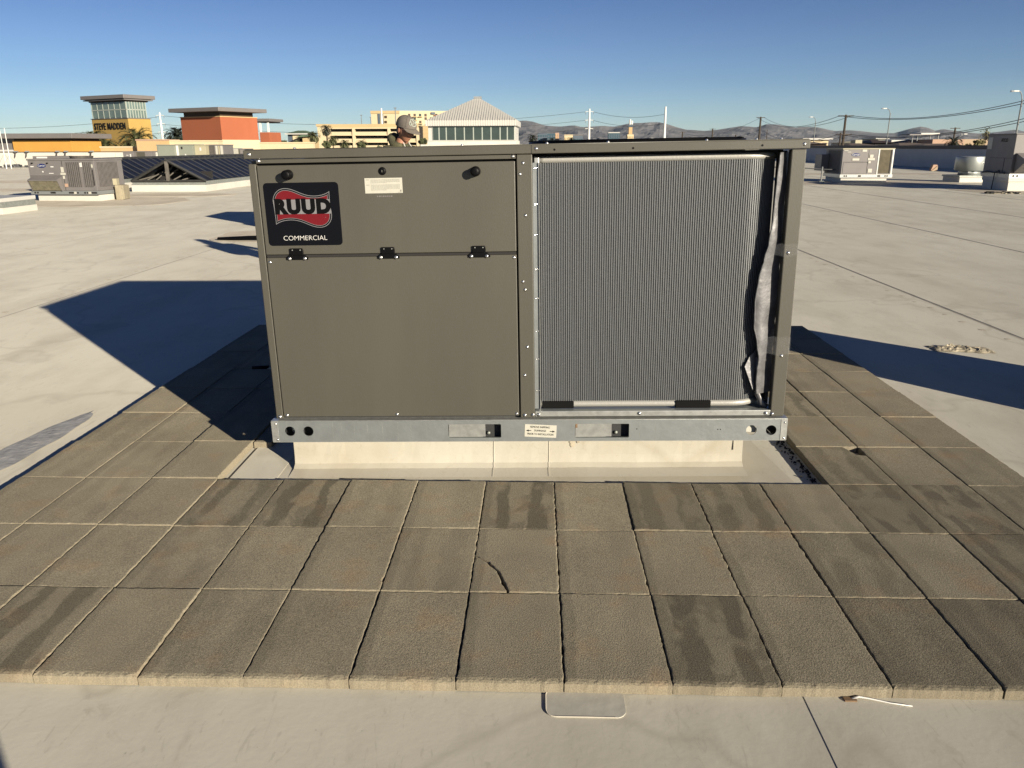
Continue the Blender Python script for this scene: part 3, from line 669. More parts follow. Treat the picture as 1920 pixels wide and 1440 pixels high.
# crinkled foil-faced insulation hanging beside the coil
vs = []; fs = []; nz_ = 90
edge = [(0, 2.180), (.08, 2.176), (.16, 2.180), (.22, 2.168), (.30, 2.150), (.40, 2.146), (.50, 2.155), (.58, 2.172), (.64, 2.186), (.75, 2.196), (.90, 2.200), (1, 2.205)]
def ev(z):
    for (a, va), (b, vb) in zip(edge, edge[1:]):
        if a <= z <= b: t = (z-a)/(b-a); t = t*t*(3-2*t); return va+(vb-va)*t
for i in range(nz_+1):
    t = i/nz_; z = .10+1.035*t; x0 = ev(t)
    for j in range(7):
        u_ = j/6; x = x0+(2.247-x0)*u_; y = .022+.030*u_**1.5+.009*noise.noise((x*14, z*7, 5))+.0015*noise.noise((x*60, z*35, 2))
        vs.append((x+.003*noise.noise((1, z*22, 8)), y, z))
for i in range(nz_):
    for j in range(6): fs.append((i*7+j, i*7+j+1, (i+1)*7+j+1, (i+1)*7+j))
MB().add(vs, fs).build('foil_insulation', 'foil', U, smooth=True)
MB().tube([(ev(i/60)-.001+.002*noise.noise((3, i*.8, 1)), .021, .10+1.035*i/60) for i in range(61)], .0036, 6).build('insulation_edge', 'foil', U, smooth=True)
MB().tube([(2.192, .06, .12), (2.189, .06, .26)], .019, 12).build('foil_roll', 'foil', U, smooth=True)
MB().tube([(2.192, .06, .125), (2.195, .055, .09), (2.215, .05, .045), (2.236, .045, .03)], .014, 10).build('foil_roll', 'foil', U, smooth=True)
MB().add([(2.165, .03, .115), (2.125, .04, .22), (2.145, .05, .262), (2.178, .06, .30), (2.19, .05, .20), (2.19, .04, .10)], [(0, 1, 2), (0, 2, 3), (0, 3, 4), (0, 4, 5)]).build('foil_flap', 'foil', U)
for z0, z1 in ((.715, .765), (.285, .365)):
    vs = []; 
    for i in range(9):
        t = i/8; x = 2.185+(2.3045-2.185)*t; y = .016-.018*min(1, t*1.8)+.003*noise.noise((x*40, z0*9, 0))
        vs += [(x, y, z0+.004*math.sin(i)), (x, y, z1+.003*math.cos(i*2))]
    vs += [(2.3048, .05, z0+.003), (2.3048, .05, z1)]
    MB().add(vs, [(2*i, 2*i+2, 2*i+3, 2*i+1) for i in range(9)]).build('clear_tape', 'clear', U, smooth=True)
B('tape_glint', 'clear', U, 2.183, 2.212, .010, .012, .255, .262)
# base rail
bx0, bx1 = -.022, 2.317
def rr(x0, x1, z0, z1): return rrect(x0, x1, z0, z1, .004, 2)
plate('base_rail', [(bx0, -.108), (bx1, -.108), (bx1, -.008), (bx0, -.008)], [circ(.062, -.056, .0235), circ(.147, -.056, .0235), circ(2.160, -.060, .0235), circ(2.2475, -.061, .0235), rr(.793, 1.034, -.091, -.026), rr(1.370, 1.613, -.093, -.027)], .003, 'galv', U, (0, -.014, 0))
MB().box(bx0, bx1, -.014, .03, -.0085, -.0055).box(bx0, bx1, -.014, .02, -.1105, -.1078).build('rail_flange', 'galvbright', U)
MB().box(bx0, bx0+.003, -.012, D_+.01, -.108, -.008).box(bx1-.003, bx1, -.012, D_+.01, -.108, -.008).box(bx0, bx1, D_+.01, D_+.013, -.108, -.008).build('side_rail', 'galv', U)
B('rail_bracket', 'galvbright', U, bx0, .008, -.0175, -.0157, -.108, -.008); B('rail_bracket', 'galvbright', U, bx1-.028, bx1, -.0175, -.0157, -.108, -.008)
for x, z in ((-.001, -.020), (.001, -.096), (2.305, -.024), (2.305, -.098)): screw(x, z, -.0165, .85)
B('slot_backing', 'galvbright', U, .795, .962, -.008, -.006, -.0885, -.024); B('slot_backing', 'galvbright', U, 1.372, 1.535, -.008, -.006, -.0905, -.026)
B('rust_spot', 'rust', U, 1.372, 1.381, -.0086, -.0081, -.048, -.027)
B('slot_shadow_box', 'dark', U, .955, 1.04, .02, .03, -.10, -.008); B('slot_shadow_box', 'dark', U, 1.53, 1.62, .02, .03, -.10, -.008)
for x in (.975, 1.557): MB().revolve([(.004, .008), (.009, .012)], (x, 0, -.078), 12, 'Y').build('bolt_end', 'galvdull', U, smooth=True)
for k, x in enumerate((.046, .070)): pass
MB().revolve([(.0005, .010), (.015, .010), (.017, .014), (.017, .05)], (.078, 0, -.058), 20, 'Y').build('pipe_stub', 'galvbright', U, smooth=True)
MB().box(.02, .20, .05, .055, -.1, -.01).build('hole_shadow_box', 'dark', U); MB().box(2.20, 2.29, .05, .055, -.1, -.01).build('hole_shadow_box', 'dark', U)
MB().add([(2.136, .004, -.075), (2.184, .004, -.078), (2.186, .004, -.058), (2.165, .004, -.034), (2.15, .004, -.037)], [(0, 1, 2, 3, 4)]).build('sunlit_gap_patch', 'paper', U)  # pale patch paints the sunlit ground seen through the rail hole
MB().tube([(2.23, -.006, -.060), (2.247, -.006, -.076)], .0015, 5).build('wire_end', 'screw', U)
MB().box(0, 2.28, .03, .034, -.02, .0).build('rail_web', 'dark', U)
for i, x in enumerate((.26, .30, .36, .42, .49, .56, .62, .69, 1.73, 1.66)):
    B('rail_scuff', 'galvdull', U, x, x+.0015, -.0159, -.0155, -.104, -.012)
for x, z in ((1.648, -.052), (2.010, -.056), (2.022, -.056)): MB().revolve([(.0026, -.0162), (.0027, -.0156)], (x, 0, z), 8, 'Y').build('pilot_hole', 'black', U)
stk = B('shipping_sticker', 'paper', U, -.072, .072, -.0006, 0, -.030, .030); stk.location = (1.2135, -.0162, -.0595); stk.rotation_euler = (0, R(3.0), 0)
text('lettering', 'REMOVE SHIPPING', .0128, 'ink', stk, (-.003, -.0011, .018), sx=.83)
text('lettering', 'DUNNAGE', .0128, 'ink', stk, (-.002, -.0011, .001), sx=.86)
text('lettering', 'PRIOR TO INSTALLATION', .0128, 'ink', stk, (0, -.0011, -.016), sx=.80)
for s_ in (-1, 1): MB().prism([(s_*.066, 0), (s_*.054, .005), (s_*.054, .0016), (s_*.042, .0016), (s_*.042, -.0016), (s_*.054, -.0016), (s_*.054, -.005)], -.0014, -.0009).build('arrow', 'ink', stk)

# ------------------------------------------------------------------ small things on the roof near by
t = thing('membrane_patch', 'rounded grey membrane patch welded to the roof at the front edge of the pavers', 'patch', (.062, -.035, 0))
pp = rrect(-.113, .105, -.062, .05, .028, 6)
MB().prism(pp, .0004, .0035, 'XY').build('patch_sheet', mat('grey_patch', (.40, .385, .33), .75, var=.1, vscale=20, bump=.2, bscale=25, spec=.1), t, smooth=False)
MB().tube([(p[0], p[1], .0035) for p in pp[5:22]], .0016, 5).build('welded_edge', 'seam', t)
sc = thing('plastic_scrap', 'thin white torn strip of plastic lying by the paver edge at front right', 'debris', (.80, -.012, 0))
MB().tube([(0, .006, .004), (.02, .008, .010), (.05, .004, .007), (.10, -.010, .005), (.155, -.020, .004)], .0035, 6, r2=.0015).build('strip', 'white', sc, smooth=True)
MB().box(-.022, .012, -.004, .012, .001, .006).build('torn_end', 'rust', sc)
# crumpled debris by the shadow at right
vs = []; fs = []; n1, n2 = 26, 12
for i in range(n1):
    for j in range(n2):
        u_, v_ = i/(n1-1), j/(n2-1); e = math.sin(math.pi*u_)**.5*math.sin(math.pi*v_)**.5
        vs.append((2.90+.42*u_+.02*noise.noise((u_*7, v_*5, 1)), 3.88+.17*v_-.06*u_+.03*noise.noise((u_*6, 3, 1)), .004+e*(.012+.035*abs(noise.noise((u_*9, v_*6, 7))))))
for i in range(n1-1):
    for j in range(n2-1): fs.append((i*n2+j, (i+1)*n2+j, (i+1)*n2+j+1, i*n2+j+1))
tag(MB().add(vs, fs).build('crumpled_sheet', 'debris'), 'crumpled dirty white plastic scrap on the roof to the right of the unit', 'debris')
# smeared clear sealant strip at left
vs = []; fs = []
for i in range(40):
    t_ = i/39; y = 1.45+.95*t_; cx = -2.72+.05*t_+.02*noise.noise((t_*4, 0, 0)); wd = .11*(math.sin(math.pi*min(1, t_*1.02+.02))**.4)*(1-.35*t_)
    for j in range(7):
        u_ = j/6-.5; vs.append((cx+wd*2*u_, y, .003+.007*abs(noise.noise((u_*9, t_*22, 3)))*(1-abs(u_)*1.9)+.001))
for i in range(39):
    for j in range(6): fs.append((i*7+j, i*7+j+1, i*7+8+j, i*7+7+j))
ms = mat('wet_grey_sealant', (.36, .355, .335), .55, .0, spec=.2, bump=1, bscale=35, var=.25, vscale=12)
tag(MB().add(vs, fs).build('sealant_smear', ms, smooth=True), 'shiny grey smear of sealant on the membrane left of the pavers', 'sealant')
t = thing('hand_tool', 'small black hand tool lying on the shaded pavers by the unit', 'tool', (-1.97, 3.10, .060))
MB().tube([(0, 0, .012), (.11, .004, .014)], .012, 8).build('handle', 'black', t, smooth=True); MB().box(.10, .20, -.006, .008, .004, .012).build('blade', 'galvdull', t)

# ------------------------------------------------------------------ other rooftop units
def rtu_rail(t, w_, d_, m='galv', z0=.30, z1=.40):
    mb = MB(); mb.box(-.03, w_+.03, -.03, 0, z0, z1).box(-.03, w_+.03, d_, d_+.03, z0, z1).box(-.03, 0, 0, d_, z0, z1).box(w_, w_+.03, 0, d_, z0, z1); mb.build('base_rail', m, t)
# left: two-section unit
t = thing('rooftop_unit', 'older grey-brown air conditioner with blue oval badge at left by the skylights', 'air conditioner', (-14.62, 20.9, 0), (0, 0, R(-5)), 'older air conditioners on the roof')
W1, D1, Z1 = 2.02, 1.35, 1.175
B('curb', 'whitepaint', t, .10, W1-.02, .08, D1-.05, 0, .19)
rtu_rail(t, W1, D1, 'polegrey', .19, .29)
B('cabinet', 'cab2', t, 0, W1, 0, D1, .29, Z1-.05, bevel=.01); B('cabinet_lid', 'cab2', t, -.02, W1+.02, -.02, D1+.02, Z1-.05, Z1, bevel=.01)
B('panel_seam', 'gap', t, 1.045, 1.055, -.006, 0, .30, 1.12); B('panel_seam', 'gap', t, .02, 1.04, -.006, 0, .70, .708)
MB().prism([(-.24, .60), (-.02, .685), (-.02, .66), (-.24, .575)], .08, .98, 'YZ').build('hood_lid', 'cab2', t)
MB().prism([(-.22, .575), (-.19, .58), (-.05, .30), (-.08, .30)], .10, .96, 'YZ').build('hood_filter', 'filter', t)
for x in (.06, .97): MB().prism([(-.23, .58), (-.02, .66), (-.02, .29), (-.08, .29)], x, x+.015, 'YZ').build('hood_side', 'cab2', t)
for x0, x1 in ((1.16, 1.58), (1.66, 1.93)):
    B('coil_guard', 'mesh', t, x0, x1, -.008, 0, .40, 1.08)
    mb = MB(); x = x0
    while x < x1: mb.box(x, x+.012, -.016, -.008, .40, 1.08); x += .058
    mb.build('guard_wires', 'cab2', t)
B('coil_guard', 'mesh', t, W1, W1+.008, .12, 1.1, .40, 1.08)
mb = MB(); y = .12
while y < 1.1: mb.box(W1+.008, W1+.016, y, y+.012, .40, 1.08); y += .06
mb.build('guard_wires', 'cab2', t)
ov = MB().revolve([(.001, -.012), (.13, -.012), (.135, -.006)], (0, 0, 0), 28, 'Y').build('oval_badge', 'blueoval', t, loc=(.42, 0, .985)); ov.scale = (1, 1, .42)
text('lettering', 'Carrier', .085, 'white', ov, (0, -.0135, .0), sx=.85).scale = (.85, 2.1, 1)
for x, z, w2, h2, m in ((.08, .945, .10, .03, 'white'), (.70, .94, .09, .03, 'white'), (.42, .80, .04, .04, 'white'), (.62, .765, .14, .02, 'white'), (1.00, .80, .09, .15, 'paper'), (.97, .73, .16, .06, 'paper'), (1.03, .62, .06, .09, 'paper'), (1.05, .40, .10, .09, 'pinkb'), (1.595, .95, .04, .11, 'white'), (1.64, .95, .03, .12, 'white'), (1.94, .93, .05, .09, 'paper')):
    B('paper_label', m, t, x, x+w2, -.018, -.014, z, z+h2)
B('access_slot', 'gap', t, 1.955, 1.975, -.018, -.01, .44, .88)
for x in (.15, .62): MB().revolve([(.016, -.05), (.016, 0)], (x, 0, 1.055), 10, 'Y').build('knob', 'black', t)
for x in (.08, .16, .58, .66, 1.15, 1.4, 1.62, 1.7, 1.85): B('rail_hole', 'hole', t, x, x+(.05 if x not in (.58, 1.15, 1.85) else .16), -.034, -.03, .215, .262)
for x in (1.35, 1.80): B('rail_label', 'paper', t, x-.06, x+.03, -.034, -.03, .205, .268)
B('top_hood', 'cab2', t, .0, .65, .25, 1.1, Z1, Z1+.07); B('top_label', 'white', t, .12, .45, .246, .25, Z1+.01, Z1+.055)
MB().revolve([(.30, Z1), (.32, Z1+.07), (.29, Z1+.07), (.29, Z1)], (1.2, .7, 0), 24).build('fan_ring', 'mesh', t)
tb = thing('concrete_block', 'tan weathered block beside the left-hand grey-brown unit', 'block', (-12.36, 21.6, 0), (0, 0, R(8)))
MB().box(-.11, .09, -.25, .25, 0, .42).build('block_body', 'crate', tb, bevel=.02); B('block_top', 'sand', tb, -.20, -.08, -.1, .1, .42, .60); B('block_ledge', 'crate', tb, .09, .14, -.25, .2, .02, .41)
# half-seen low curb at the left edge
t = thing('equipment_curb', 'low white curb with a pale metal lid cut by the left picture edge', 'curb', (-14.7, 16.25, 0))
B('curb_body', 'whitepaint', t, 0, 2.27, 0, 1.3, 0, .14); B('curb_side', 'galvdull', t, -.01, 2.25, .02, 1.3, .14, .27); B('curb_lid', 'whitemetal', t, -.03, 2.26, -.03, 1.32, .27, .36, bevel=.01)
# right: smaller unit
cx_, cy_ = X_(1575, 31.3, 335), 31.3
t = thing('rooftop_unit', 'older pale grey air conditioner with blue oval badge, right of the taupe unit', 'air conditioner', (cx_, cy_, 0), (0, 0, R(0)), 'older air conditioners on the roof')
W2 = X_(1671, 31.3, 330)-cx_; D2 = 1.9; zt_ = Z_(278, 31.3, 1620)
def Zr(v): return Z_(v, 31.3, 1620)
B('curb', 'whitepaint', t, .05, W2-.15, .06, D2-.1, 0, Zr(333))
rtu_rail(t, W2, D2, 'galvbright', Zr(333), Zr(327))
B('cabinet', 'cab2', t, 0, W2, 0, D2, Zr(327), zt_-.04, bevel=.01); B('cabinet_lid', 'sand', t, -.02, W2+.02, -.02, D2+.02, zt_-.04, zt_)
xa = W2*.70
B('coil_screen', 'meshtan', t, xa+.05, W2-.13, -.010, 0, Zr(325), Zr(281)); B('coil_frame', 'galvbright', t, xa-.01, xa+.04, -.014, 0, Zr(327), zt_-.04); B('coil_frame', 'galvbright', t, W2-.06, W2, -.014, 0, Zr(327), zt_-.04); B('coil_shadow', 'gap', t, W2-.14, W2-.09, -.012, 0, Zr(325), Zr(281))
B('coil_frame', 'sand', t, xa+.04, W2-.06, -.014, 0, Zr(281), zt_-.04)
B('panel_seam', 'gap', t, .04, W2*.50, -.007, 0, Zr(304.3), Zr(303.6)); B('panel_seam', 'gap', t, W2*.50, W2*.505, -.007, 0, Zr(326), Zr(304)); B('panel_seam', 'cab', t, W2*.505, W2*.512, -.007, 0, Zr(304), Zr(281)); B('lower_panel', 'cab2', t, .06, W2*.48, -.012, 0, Zr(325), Zr(305.5), bevel=.004)
ov = MB().revolve([(.001, -.012), (.17, -.012), (.175, -.006)], (0, 0, 0), 28, 'Y').build('oval_badge', 'blueoval', t, loc=(W2*.255, 0, Zr(290))); ov.scale = (1, 1, .36)
text('lettering', 'Carrier', .12, 'white', ov, (0, -.0135, .0)).scale = (.8, 2.4, 1)
for u, v, wd, h in ((1583, 282, 7, 1.2), (1589, 285, 6, 1), (1617, 282.5, 8, 4), (1598, 299, 12, 4), (1631, 293, 6, 6), (1627, 298.5, 12, 4.2), (1628, 304, 4, 4), (1627, 320, 7, 7)):
    x = X_(u, 31.3, v)-cx_; B('paper_label', 'paper' if wd != 12 or v > 298.9 else 'paper', t, x, x+wd*.0228, -.016, -.012, Zr(v+h/2), Zr(v-h/2))
for f in (.06, .10, .34, .72, .86, .90): B('rail_hole', 'hole', t, W2*f, W2*f+(.12 if f in (.34, .72) else .05), -.034, -.03, Zr(331.5), Zr(328.5))
B('side_shade_panel', 'mesh', t, -.006, 0, .2, D2-.3, Zr(325), Zr(282)); B('side_box', 'cab2', t, -.30, 0, D2-.4, D2+.4, Zr(322), Zr(290))  # dark sheet on the cabinet side puts its shade into the colour
t = thing('gas_pipe', 'thin dark pipe on a post running to the pale grey unit at right', 'pipe', (cx_-1.3, 31.5, 0))
MB().tube([(-1.6, .2, .62), (-.6, .15, .58), (.0, .1, .56), (.55, .1, .52), (1.2, .1, .50)], .022, 8).build('pipe_run', 'wire', t); MB().tube([(.65, .1, 0), (.65, .1, .62)], .03, 8).build('pipe_post', 'polegrey', t); B('post_foot', 'galvdull', t, .55, .75, 0, .2, 0, .06)
# far right big unit
cx_, cy_ = X_(1893, 25.0, 330), 25.0
t = thing('rooftop_unit', 'tall rooftop air conditioner with a dark shaded side panel cut by the right picture edge', 'air conditioner', (cx_, cy_, 0), (0, 0, R(-2)))
def Zb(v): return Z_(v, 25.0, 1890)
W3, D3 = 3.2, 1.75; zt_ = Zb(250)
B('curb', 'whitepaint', t, -.0, W3, .0, D3-.1, 0, Zb(341)); B('curb_step', 'whitepaint', t, -.03, W3+.03, -.03, D3-.07, Zb(341), Zb(334), bevel=.01)
rtu_rail(t, W3, D3, 'galvbright', Zb(334), Zb(326))
for x in (.10, .22): MB().revolve([(.001, -.034), (.032, -.034), (.034, -.03)], (x, 0, Zb(330)), 14, 'Y').build('rail_hole', 'hole', t)
B('cabinet', 'cab2', t, 0, W3, 0, D3, Zb(326), zt_-.03, bevel=.012); B('cabinet_lid', 'cab2', t, -.03, W3+.02, -.03, D3+.02, zt_-.03, zt_, bevel=.008)
MB().prism([(-.02, Zb(287)), (-.62, Zb(300)), (-.62, Zb(302)), (-.05, Zb(324)), (-.02, Zb(324))], .09, 1.6, 'YZ').build('intake_hood', 'cab2', t)
B('side_seam', 'gap', t, -.006, 0, .05, D3-.35, Zb(297), Zb(296.5)); B('side_seam', 'gap', t, -.006, 0, .48, .49, Zb(325), Zb(297))
B('side_notice', 'paper', t, -.006, 0, D3-.34, D3-.06, Zb(280), Zb(257))
text('lettering', 'ATCO', .15, 'ink', t, (-.008, .66, Zb(263)), rot=(R(90), 0, R(-90)), off=.004)
text('lettering', 'RTU', .10, 'white', t, (.35, -.64, Zb(301)), rot=(R(90), 0, 0))
MB().tube([(-.06, .2, Zb(325)), (-.08, .5, Zb(325)), (-.08, .55, Zb(321)), (-.08, .9, Zb(325)), (-.08, 1.3, Zb(323)), (-.08, 1.6, Zb(326))], .025, 8).build('conduit', 'wire', t)
MB().tube([(-.08, .8, Zb(325)), (-.1, .8, .02)], .018, 6).build('conduit', 'wire', t)
t = thing('rag_debris', 'dark crumpled rag and scraps lying in front of the far-right unit', 'debris', (X_(1868, 23.7, 362), 23.7, 0))
mb = MB(); rr_ = random.Random(9)
for i in range(26):
    x, y = rr_.uniform(-.35, .55), rr_.uniform(-.2, .2); a, b = rr_.uniform(.03, .12), rr_.uniform(.03, .08); mm = Matrix.Translation((x, y, 0)) @ Matrix.Rotation(rr_.random()*3, 4, 'Z') @ Matrix.Rotation(rr_.uniform(-.3, .3), 4, 'X'); mb.box(-a, a, -b, b, .006, .02+rr_.random()*.03, mm)
mb.build('rag', 'ink', t)
mb = MB()
for i in range(9):
    x, y = rr_.uniform(-.2, .6), rr_.uniform(-.3, .1); a = rr_.uniform(.03, .10); mm = Matrix.Translation((x, y, 0)) @ Matrix.Rotation(rr_.random()*3, 4, 'Z') @ Matrix.Rotation(rr_.uniform(-.5, .5), 4, 'X'); mb.box(-a, a, -.03, .03, .01, .03, mm)
mb.build('scraps', 'debris', t)
# exhaust fan
t = thing('exhaust_fan', 'spun aluminium drum exhaust fan on a square white curb beyond the tall right-hand unit', 'exhaust fan', (X_(1822, 31.6, 330), 31.9, 0))
def Ze(v): return Z_(v, 31.9, 1822)
B('curb', 'whitepaint', t, -.66, .70, -.68, .68, 0, Ze(331)); B('curb_cap', 'galvdull', t, -.70, .74, -.72, .72, Ze(331), Ze(328))
MB().revolve([(.42, Ze(328)), (.40, Ze(322)), (.40, Ze(319))], (.03, 0, 0), 32).build('fan_neck', 'aluspun', t, smooth=True)
MB().revolve([(.42, Ze(320)), (.50, Ze(320.5)), (.56, Ze(319)), (.56, Ze(295)), (.55, Ze(293.6)), (.40, Ze(293))], (.02, 0, 0), 40).build('fan_drum', 'aluspun', t, smooth=True)
MB().box(-.25, -.1, -.44, -.40, Ze(324), Ze(321)).build('junction_box', 'polegrey', t)
mb = MB(); mb.prism([(.18, Ze(305)), (.26, Ze(303)), (.34, Ze(305.5)), (.33, Ze(306.5)), (.26, Ze(304.5)), (.19, Ze(306.5))], -.545, -.535); mb.build('emblem', 'white', t)
# behind the large unit: equipment whose shadows reach out at left
t = thing('rooftop_unit', 'rooftop unit hidden behind the taupe unit, known only by its shadow', 'air conditioner', (-4.35, 12.2, 0))
B('curb', 'whitepaint', t, .1, 1.8, .1, 1.2, 0, .3); B('cabinet', 'cab2', t, 0, 1.9, 0, 1.3, .3, 1.28, bevel=.01); B('intake_hood', 'cab2', t, .2, 1.0, -.35, 0, .5, .75)
t = thing('black_hose', 'thin black hose lying on the roof just left of the taupe unit\'s top corner', 'hose', (-4.9, 10.95, 0))
MB().tube([(-.45, .12, .015), (.1, .02, .05), (.9, -.05, .07), (1.8, 0, .07)], .035, 8).build('hose', 'black', t)
# rubble at the foot of the white parapet, masts
mb = MB()
for i in range(40):
    x, y = rr_.uniform(-42, -36.6), rr_.uniform(60, 61); a = rr_.uniform(.05, .3); mm = Matrix.Translation((x, y, 0)) @ Matrix.Rotation(rr_.random()*3, 4, 'Z'); mb.box(-a, a, -.08, .08, .0, rr_.uniform(.05, .25), mm)
tag(mb.build('cable_rubble', 'wire'), 'dark tangle of cables and scraps along the foot of the white parapet at far left', 'debris', kind='stuff')
for i, (ub, ut, vt, vb, lb) in enumerate(((22, 9.5, 240, 316, 'right-hand thin white antenna mast with tripod by the white parapet at far left'), (13, 1.5, 230, 312, 'left-hand thin white antenna mast with dark strap at the far left edge'))):
    Y = 57.0; bx = X_(ub, Y, 318); t = thing('antenna_mast', lb, 'antenna mast', (bx, Y, 0), group='antenna masts by the white parapet')
    h = Z_(vt, Y, ut); MB().tube([(0, 0, 0), (0, 0, h)], .04, 8, r2=.022).build('mast', 'polewhite', t)
    for a in (0, 2.1, 4.2): MB().tube([(.7*math.cos(a), .7*math.sin(a), 0), (0, 0, h*.33)], .012, 6).build('brace', 'polegrey', t)
    if i: MB().tube([(0, -.06, h*.45), (0, -.06, h*.86)], .02, 6).build('strap', 'wire', t)
for i, u in enumerate((28, 49, 106, 122, 170)):
    t = thing('wall_bracket', 'small bracket', 'bracket', (X_(u, 61, 287), 61.0, 1.05)); t['label'] = ['leftmost small white bracket on the sunlit back parapet', 'small white bracket beside the leftmost one on the back parapet', 'small white bracket on the back parapet below the golden wall', 'dark-topped bracket just right of the middle bracket on the back parapet', 'rightmost small bracket on the back parapet near the palm'][i]; t['group'] = 'brackets on the back parapet'
    B('bracket_arm', 'galvbright', t, -.03, .22, -.10, .12, .10, .19); MB().prism([(-.05, -.28), (.0, -.28), (.10, .1), (.05, .1)], -.08, -.02).build('bracket_leg', 'cap', t)

# ------------------------------------------------------------------ skylights
def skylight(x0, y0, wd, L, label):
    t = thing('ridge_skylight', label, 'skylight', (x0, y0, 0), group='ridge skylights on the roof')
    B('curb', 'whitepaint', t, 0, wd, 0, L, 0, .22); B('flashing', 'galvdull', t, .03, wd-.03, .03, L-.03, .22, .35)
    ze, zr = .35, 1.04; mx_ = wd/2; sl = Vector((mx_, 0, zr-ze)); Ls = sl.length; ang = math.atan2(zr-ze, mx_)
    for side in (-1, 1):
        n = int(L/.62)
        for i in range(n):
            for k in range(2):
                y_0 = .1+i*(L-.2)/n; y_1 = .1+(i+1)*(L-.2)/n; a0, a1 = k*.5+.01, (k+1)*.5-.01
                P = []
                for (y_, a) in ((y_0+.03, a0), (y_1-.03, a0), (y_1-.03, a1), (y_0+.03, a1)):
                    xx = (wd-mx_*a) if side > 0 else mx_*a; P.append((xx, y_, ze+(zr-ze)*a+.012+.006*((i+k) % 2)))
                Q = [(p[0], p[1], p[2]-.012) for p in P]
                MB().add(P+Q, [(0, 1, 2, 3), (7, 6, 5, 4), (0, 4, 5, 1), (1, 5, 6, 2), (2, 6, 7, 3), (3, 7, 4, 0)]).build('pane', 'skyglass', t)
        mb = MB()
        for i in range(n+1):
            y_ = .1+i*(L-.2)/n; A = Vector((wd if side > 0 else 0, y_, ze+.02)); Bv = Vector((mx_, y_, zr+.02)); mb.tube([A, Bv], .022, 4)
        mb.build('glazing_bars', 'skybar', t)
    MB().tube([(mx_, 0, zr+.02), (mx_, L, zr+.02)], .05, 6).build('ridge_cap', 'skyfr', t)
    f = MB(); f.tube([(0, .03, ze), (mx_, .03, zr)], .05, 4).tube([(wd, .03, ze), (mx_, .03, zr)], .05, 4).tube([(0, .03, ze), (wd, .03, ze)], .045, 4).build('gable_frame', 'skyfr', t)
    MB().box(mx_-.05, mx_+.05, -.01, .07, ze, zr-.03).build('king_post', 'rafter', t)
    MB().tube([(mx_, .03, zr-.1), (mx_-.35, .9, ze+.1)], .03, 4).build('inner_brace', 'skyfr', t)
    for i in range(8):
        x = .25+i*(wd-.5)/7; zz = ze+(zr-ze)*(1-abs(x-mx_)/mx_)
        if zz-ze < .2: continue
        MB().tube([(x-.32, .12, ze+.03), (x+.05, .75, zz-.12)], .022, 4).build('rafter', 'rafter', t)
    B('inner_deck', 'hole', t, .1, wd-.1, .9, .95, ze, ze+.3)
    return t
skylight(-14.15, 25.7, 2.62, 22, 'dark ridge skylight with open triangular gable on a white curb')
skylight(-17.8, 25.9, 2.5, 22, 'second dark ridge skylight half hidden behind the old grey-brown unit at left')

# ------------------------------------------------------------------ rooftop equipment further back
def far_unit(u0, u1, v0, Y, m, label, parts=(), d=1.6, zb=.3, grp='distant rooftop units beyond the skylights'):
    x0, x1 = X_(u0, Y, 285), X_(u1, Y, 285); z1 = Z_(v0, Y, (u0+u1)/2)
    t = thing('rooftop_unit', label, 'air conditioner', (x0, Y, 0), group=grp)
    B('curb', 'whitepaint', t, .05, x1-x0-.05, .05, d-.05, 0, zb); B('cabinet', m, t, 0, x1-x0, 0, d, zb, z1-.05, bevel=.01); B('cabinet_lid', m, t, -.03, x1-x0+.03, -.03, d+.03, z1-.05, z1, bevel=.01)
    for (a, b, c, e, pm) in parts: B('panel', pm, t, (x1-x0)*a, (x1-x0)*b, -.02, 0, zb+(z1-zb)*c, zb+(z1-zb)*e)
    return t
far_unit(295, 328, 271, 44, 'mint', 'green-grey box unit, leftmost of the row beyond the skylight', [(.05, .95, .1, .92, 'mint')])
far_unit(329.5, 362, 270.5, 44.2, 'mint', 'green-grey box unit with white tape marks, second in the row beyond the skylight', [(.05, .18, .3, .95, 'white'), (.52, .58, .3, .6, 'white'), (.33, .42, .8, .9, 'hole'), (.25, .3, .1, .5, 'white')])
far_unit(364, 386, 271.5, 44.5, 'sand', 'sand-coloured box unit in the row beyond the skylight', [(.05, .95, .42, .44, 'cab2'), (.5, .62, .75, .88, 'white')])
far_unit(387, 419, 271, 45, 'cab2', 'unit with dark coil face and pale stripes in the row beyond the skylight', [(.02, .5, .05, .95, 'mesh'), (.56, .68, .05, .95, 'paper'), (.72, .80, .05, .95, 'sand'), (.84, .98, .05, .95, 'paper')])
far_unit(420, 436, 277, 47, 'paper', 'small pale unit with dark left face further right beyond the skylight', [(.0, .5, .05, .95, 'mesh')])
far_unit(438, 458, 278.5, 48, 'cab2', 'small brown-faced unit next to the taupe unit\'s left post', [(.0, .6, .05, .95, 'cab')])
far_unit(230, 250, 283.5, 52, 'cab2', 'small grey-brown unit with round label in front of the peach wall', [(.65, .75, .5, .8, 'white'), (.3, .5, .7, .74, 'white')])
far_unit(250.5, 284, 283.5, 52.4, 'cab2', 'wider brown-grey unit beside the small one below the peach wall', [(.0, .62, .05, .95, 'cab')])
t = thing('roof_vent_box', 'small white louvred box on the roof right of the wider brown-grey unit', 'vent', (X_(284.5, 53, 290), 53, 0)); B('box_body', 'whitemetal', t, 0, .42, 0, .5, 0, 1.15); mb = MB()
for i in range(6): mb.box(.03, .39, -.04, 0, .5+i*.1, .55+i*.1)
mb.build('louvres', 'whitepaint', t)

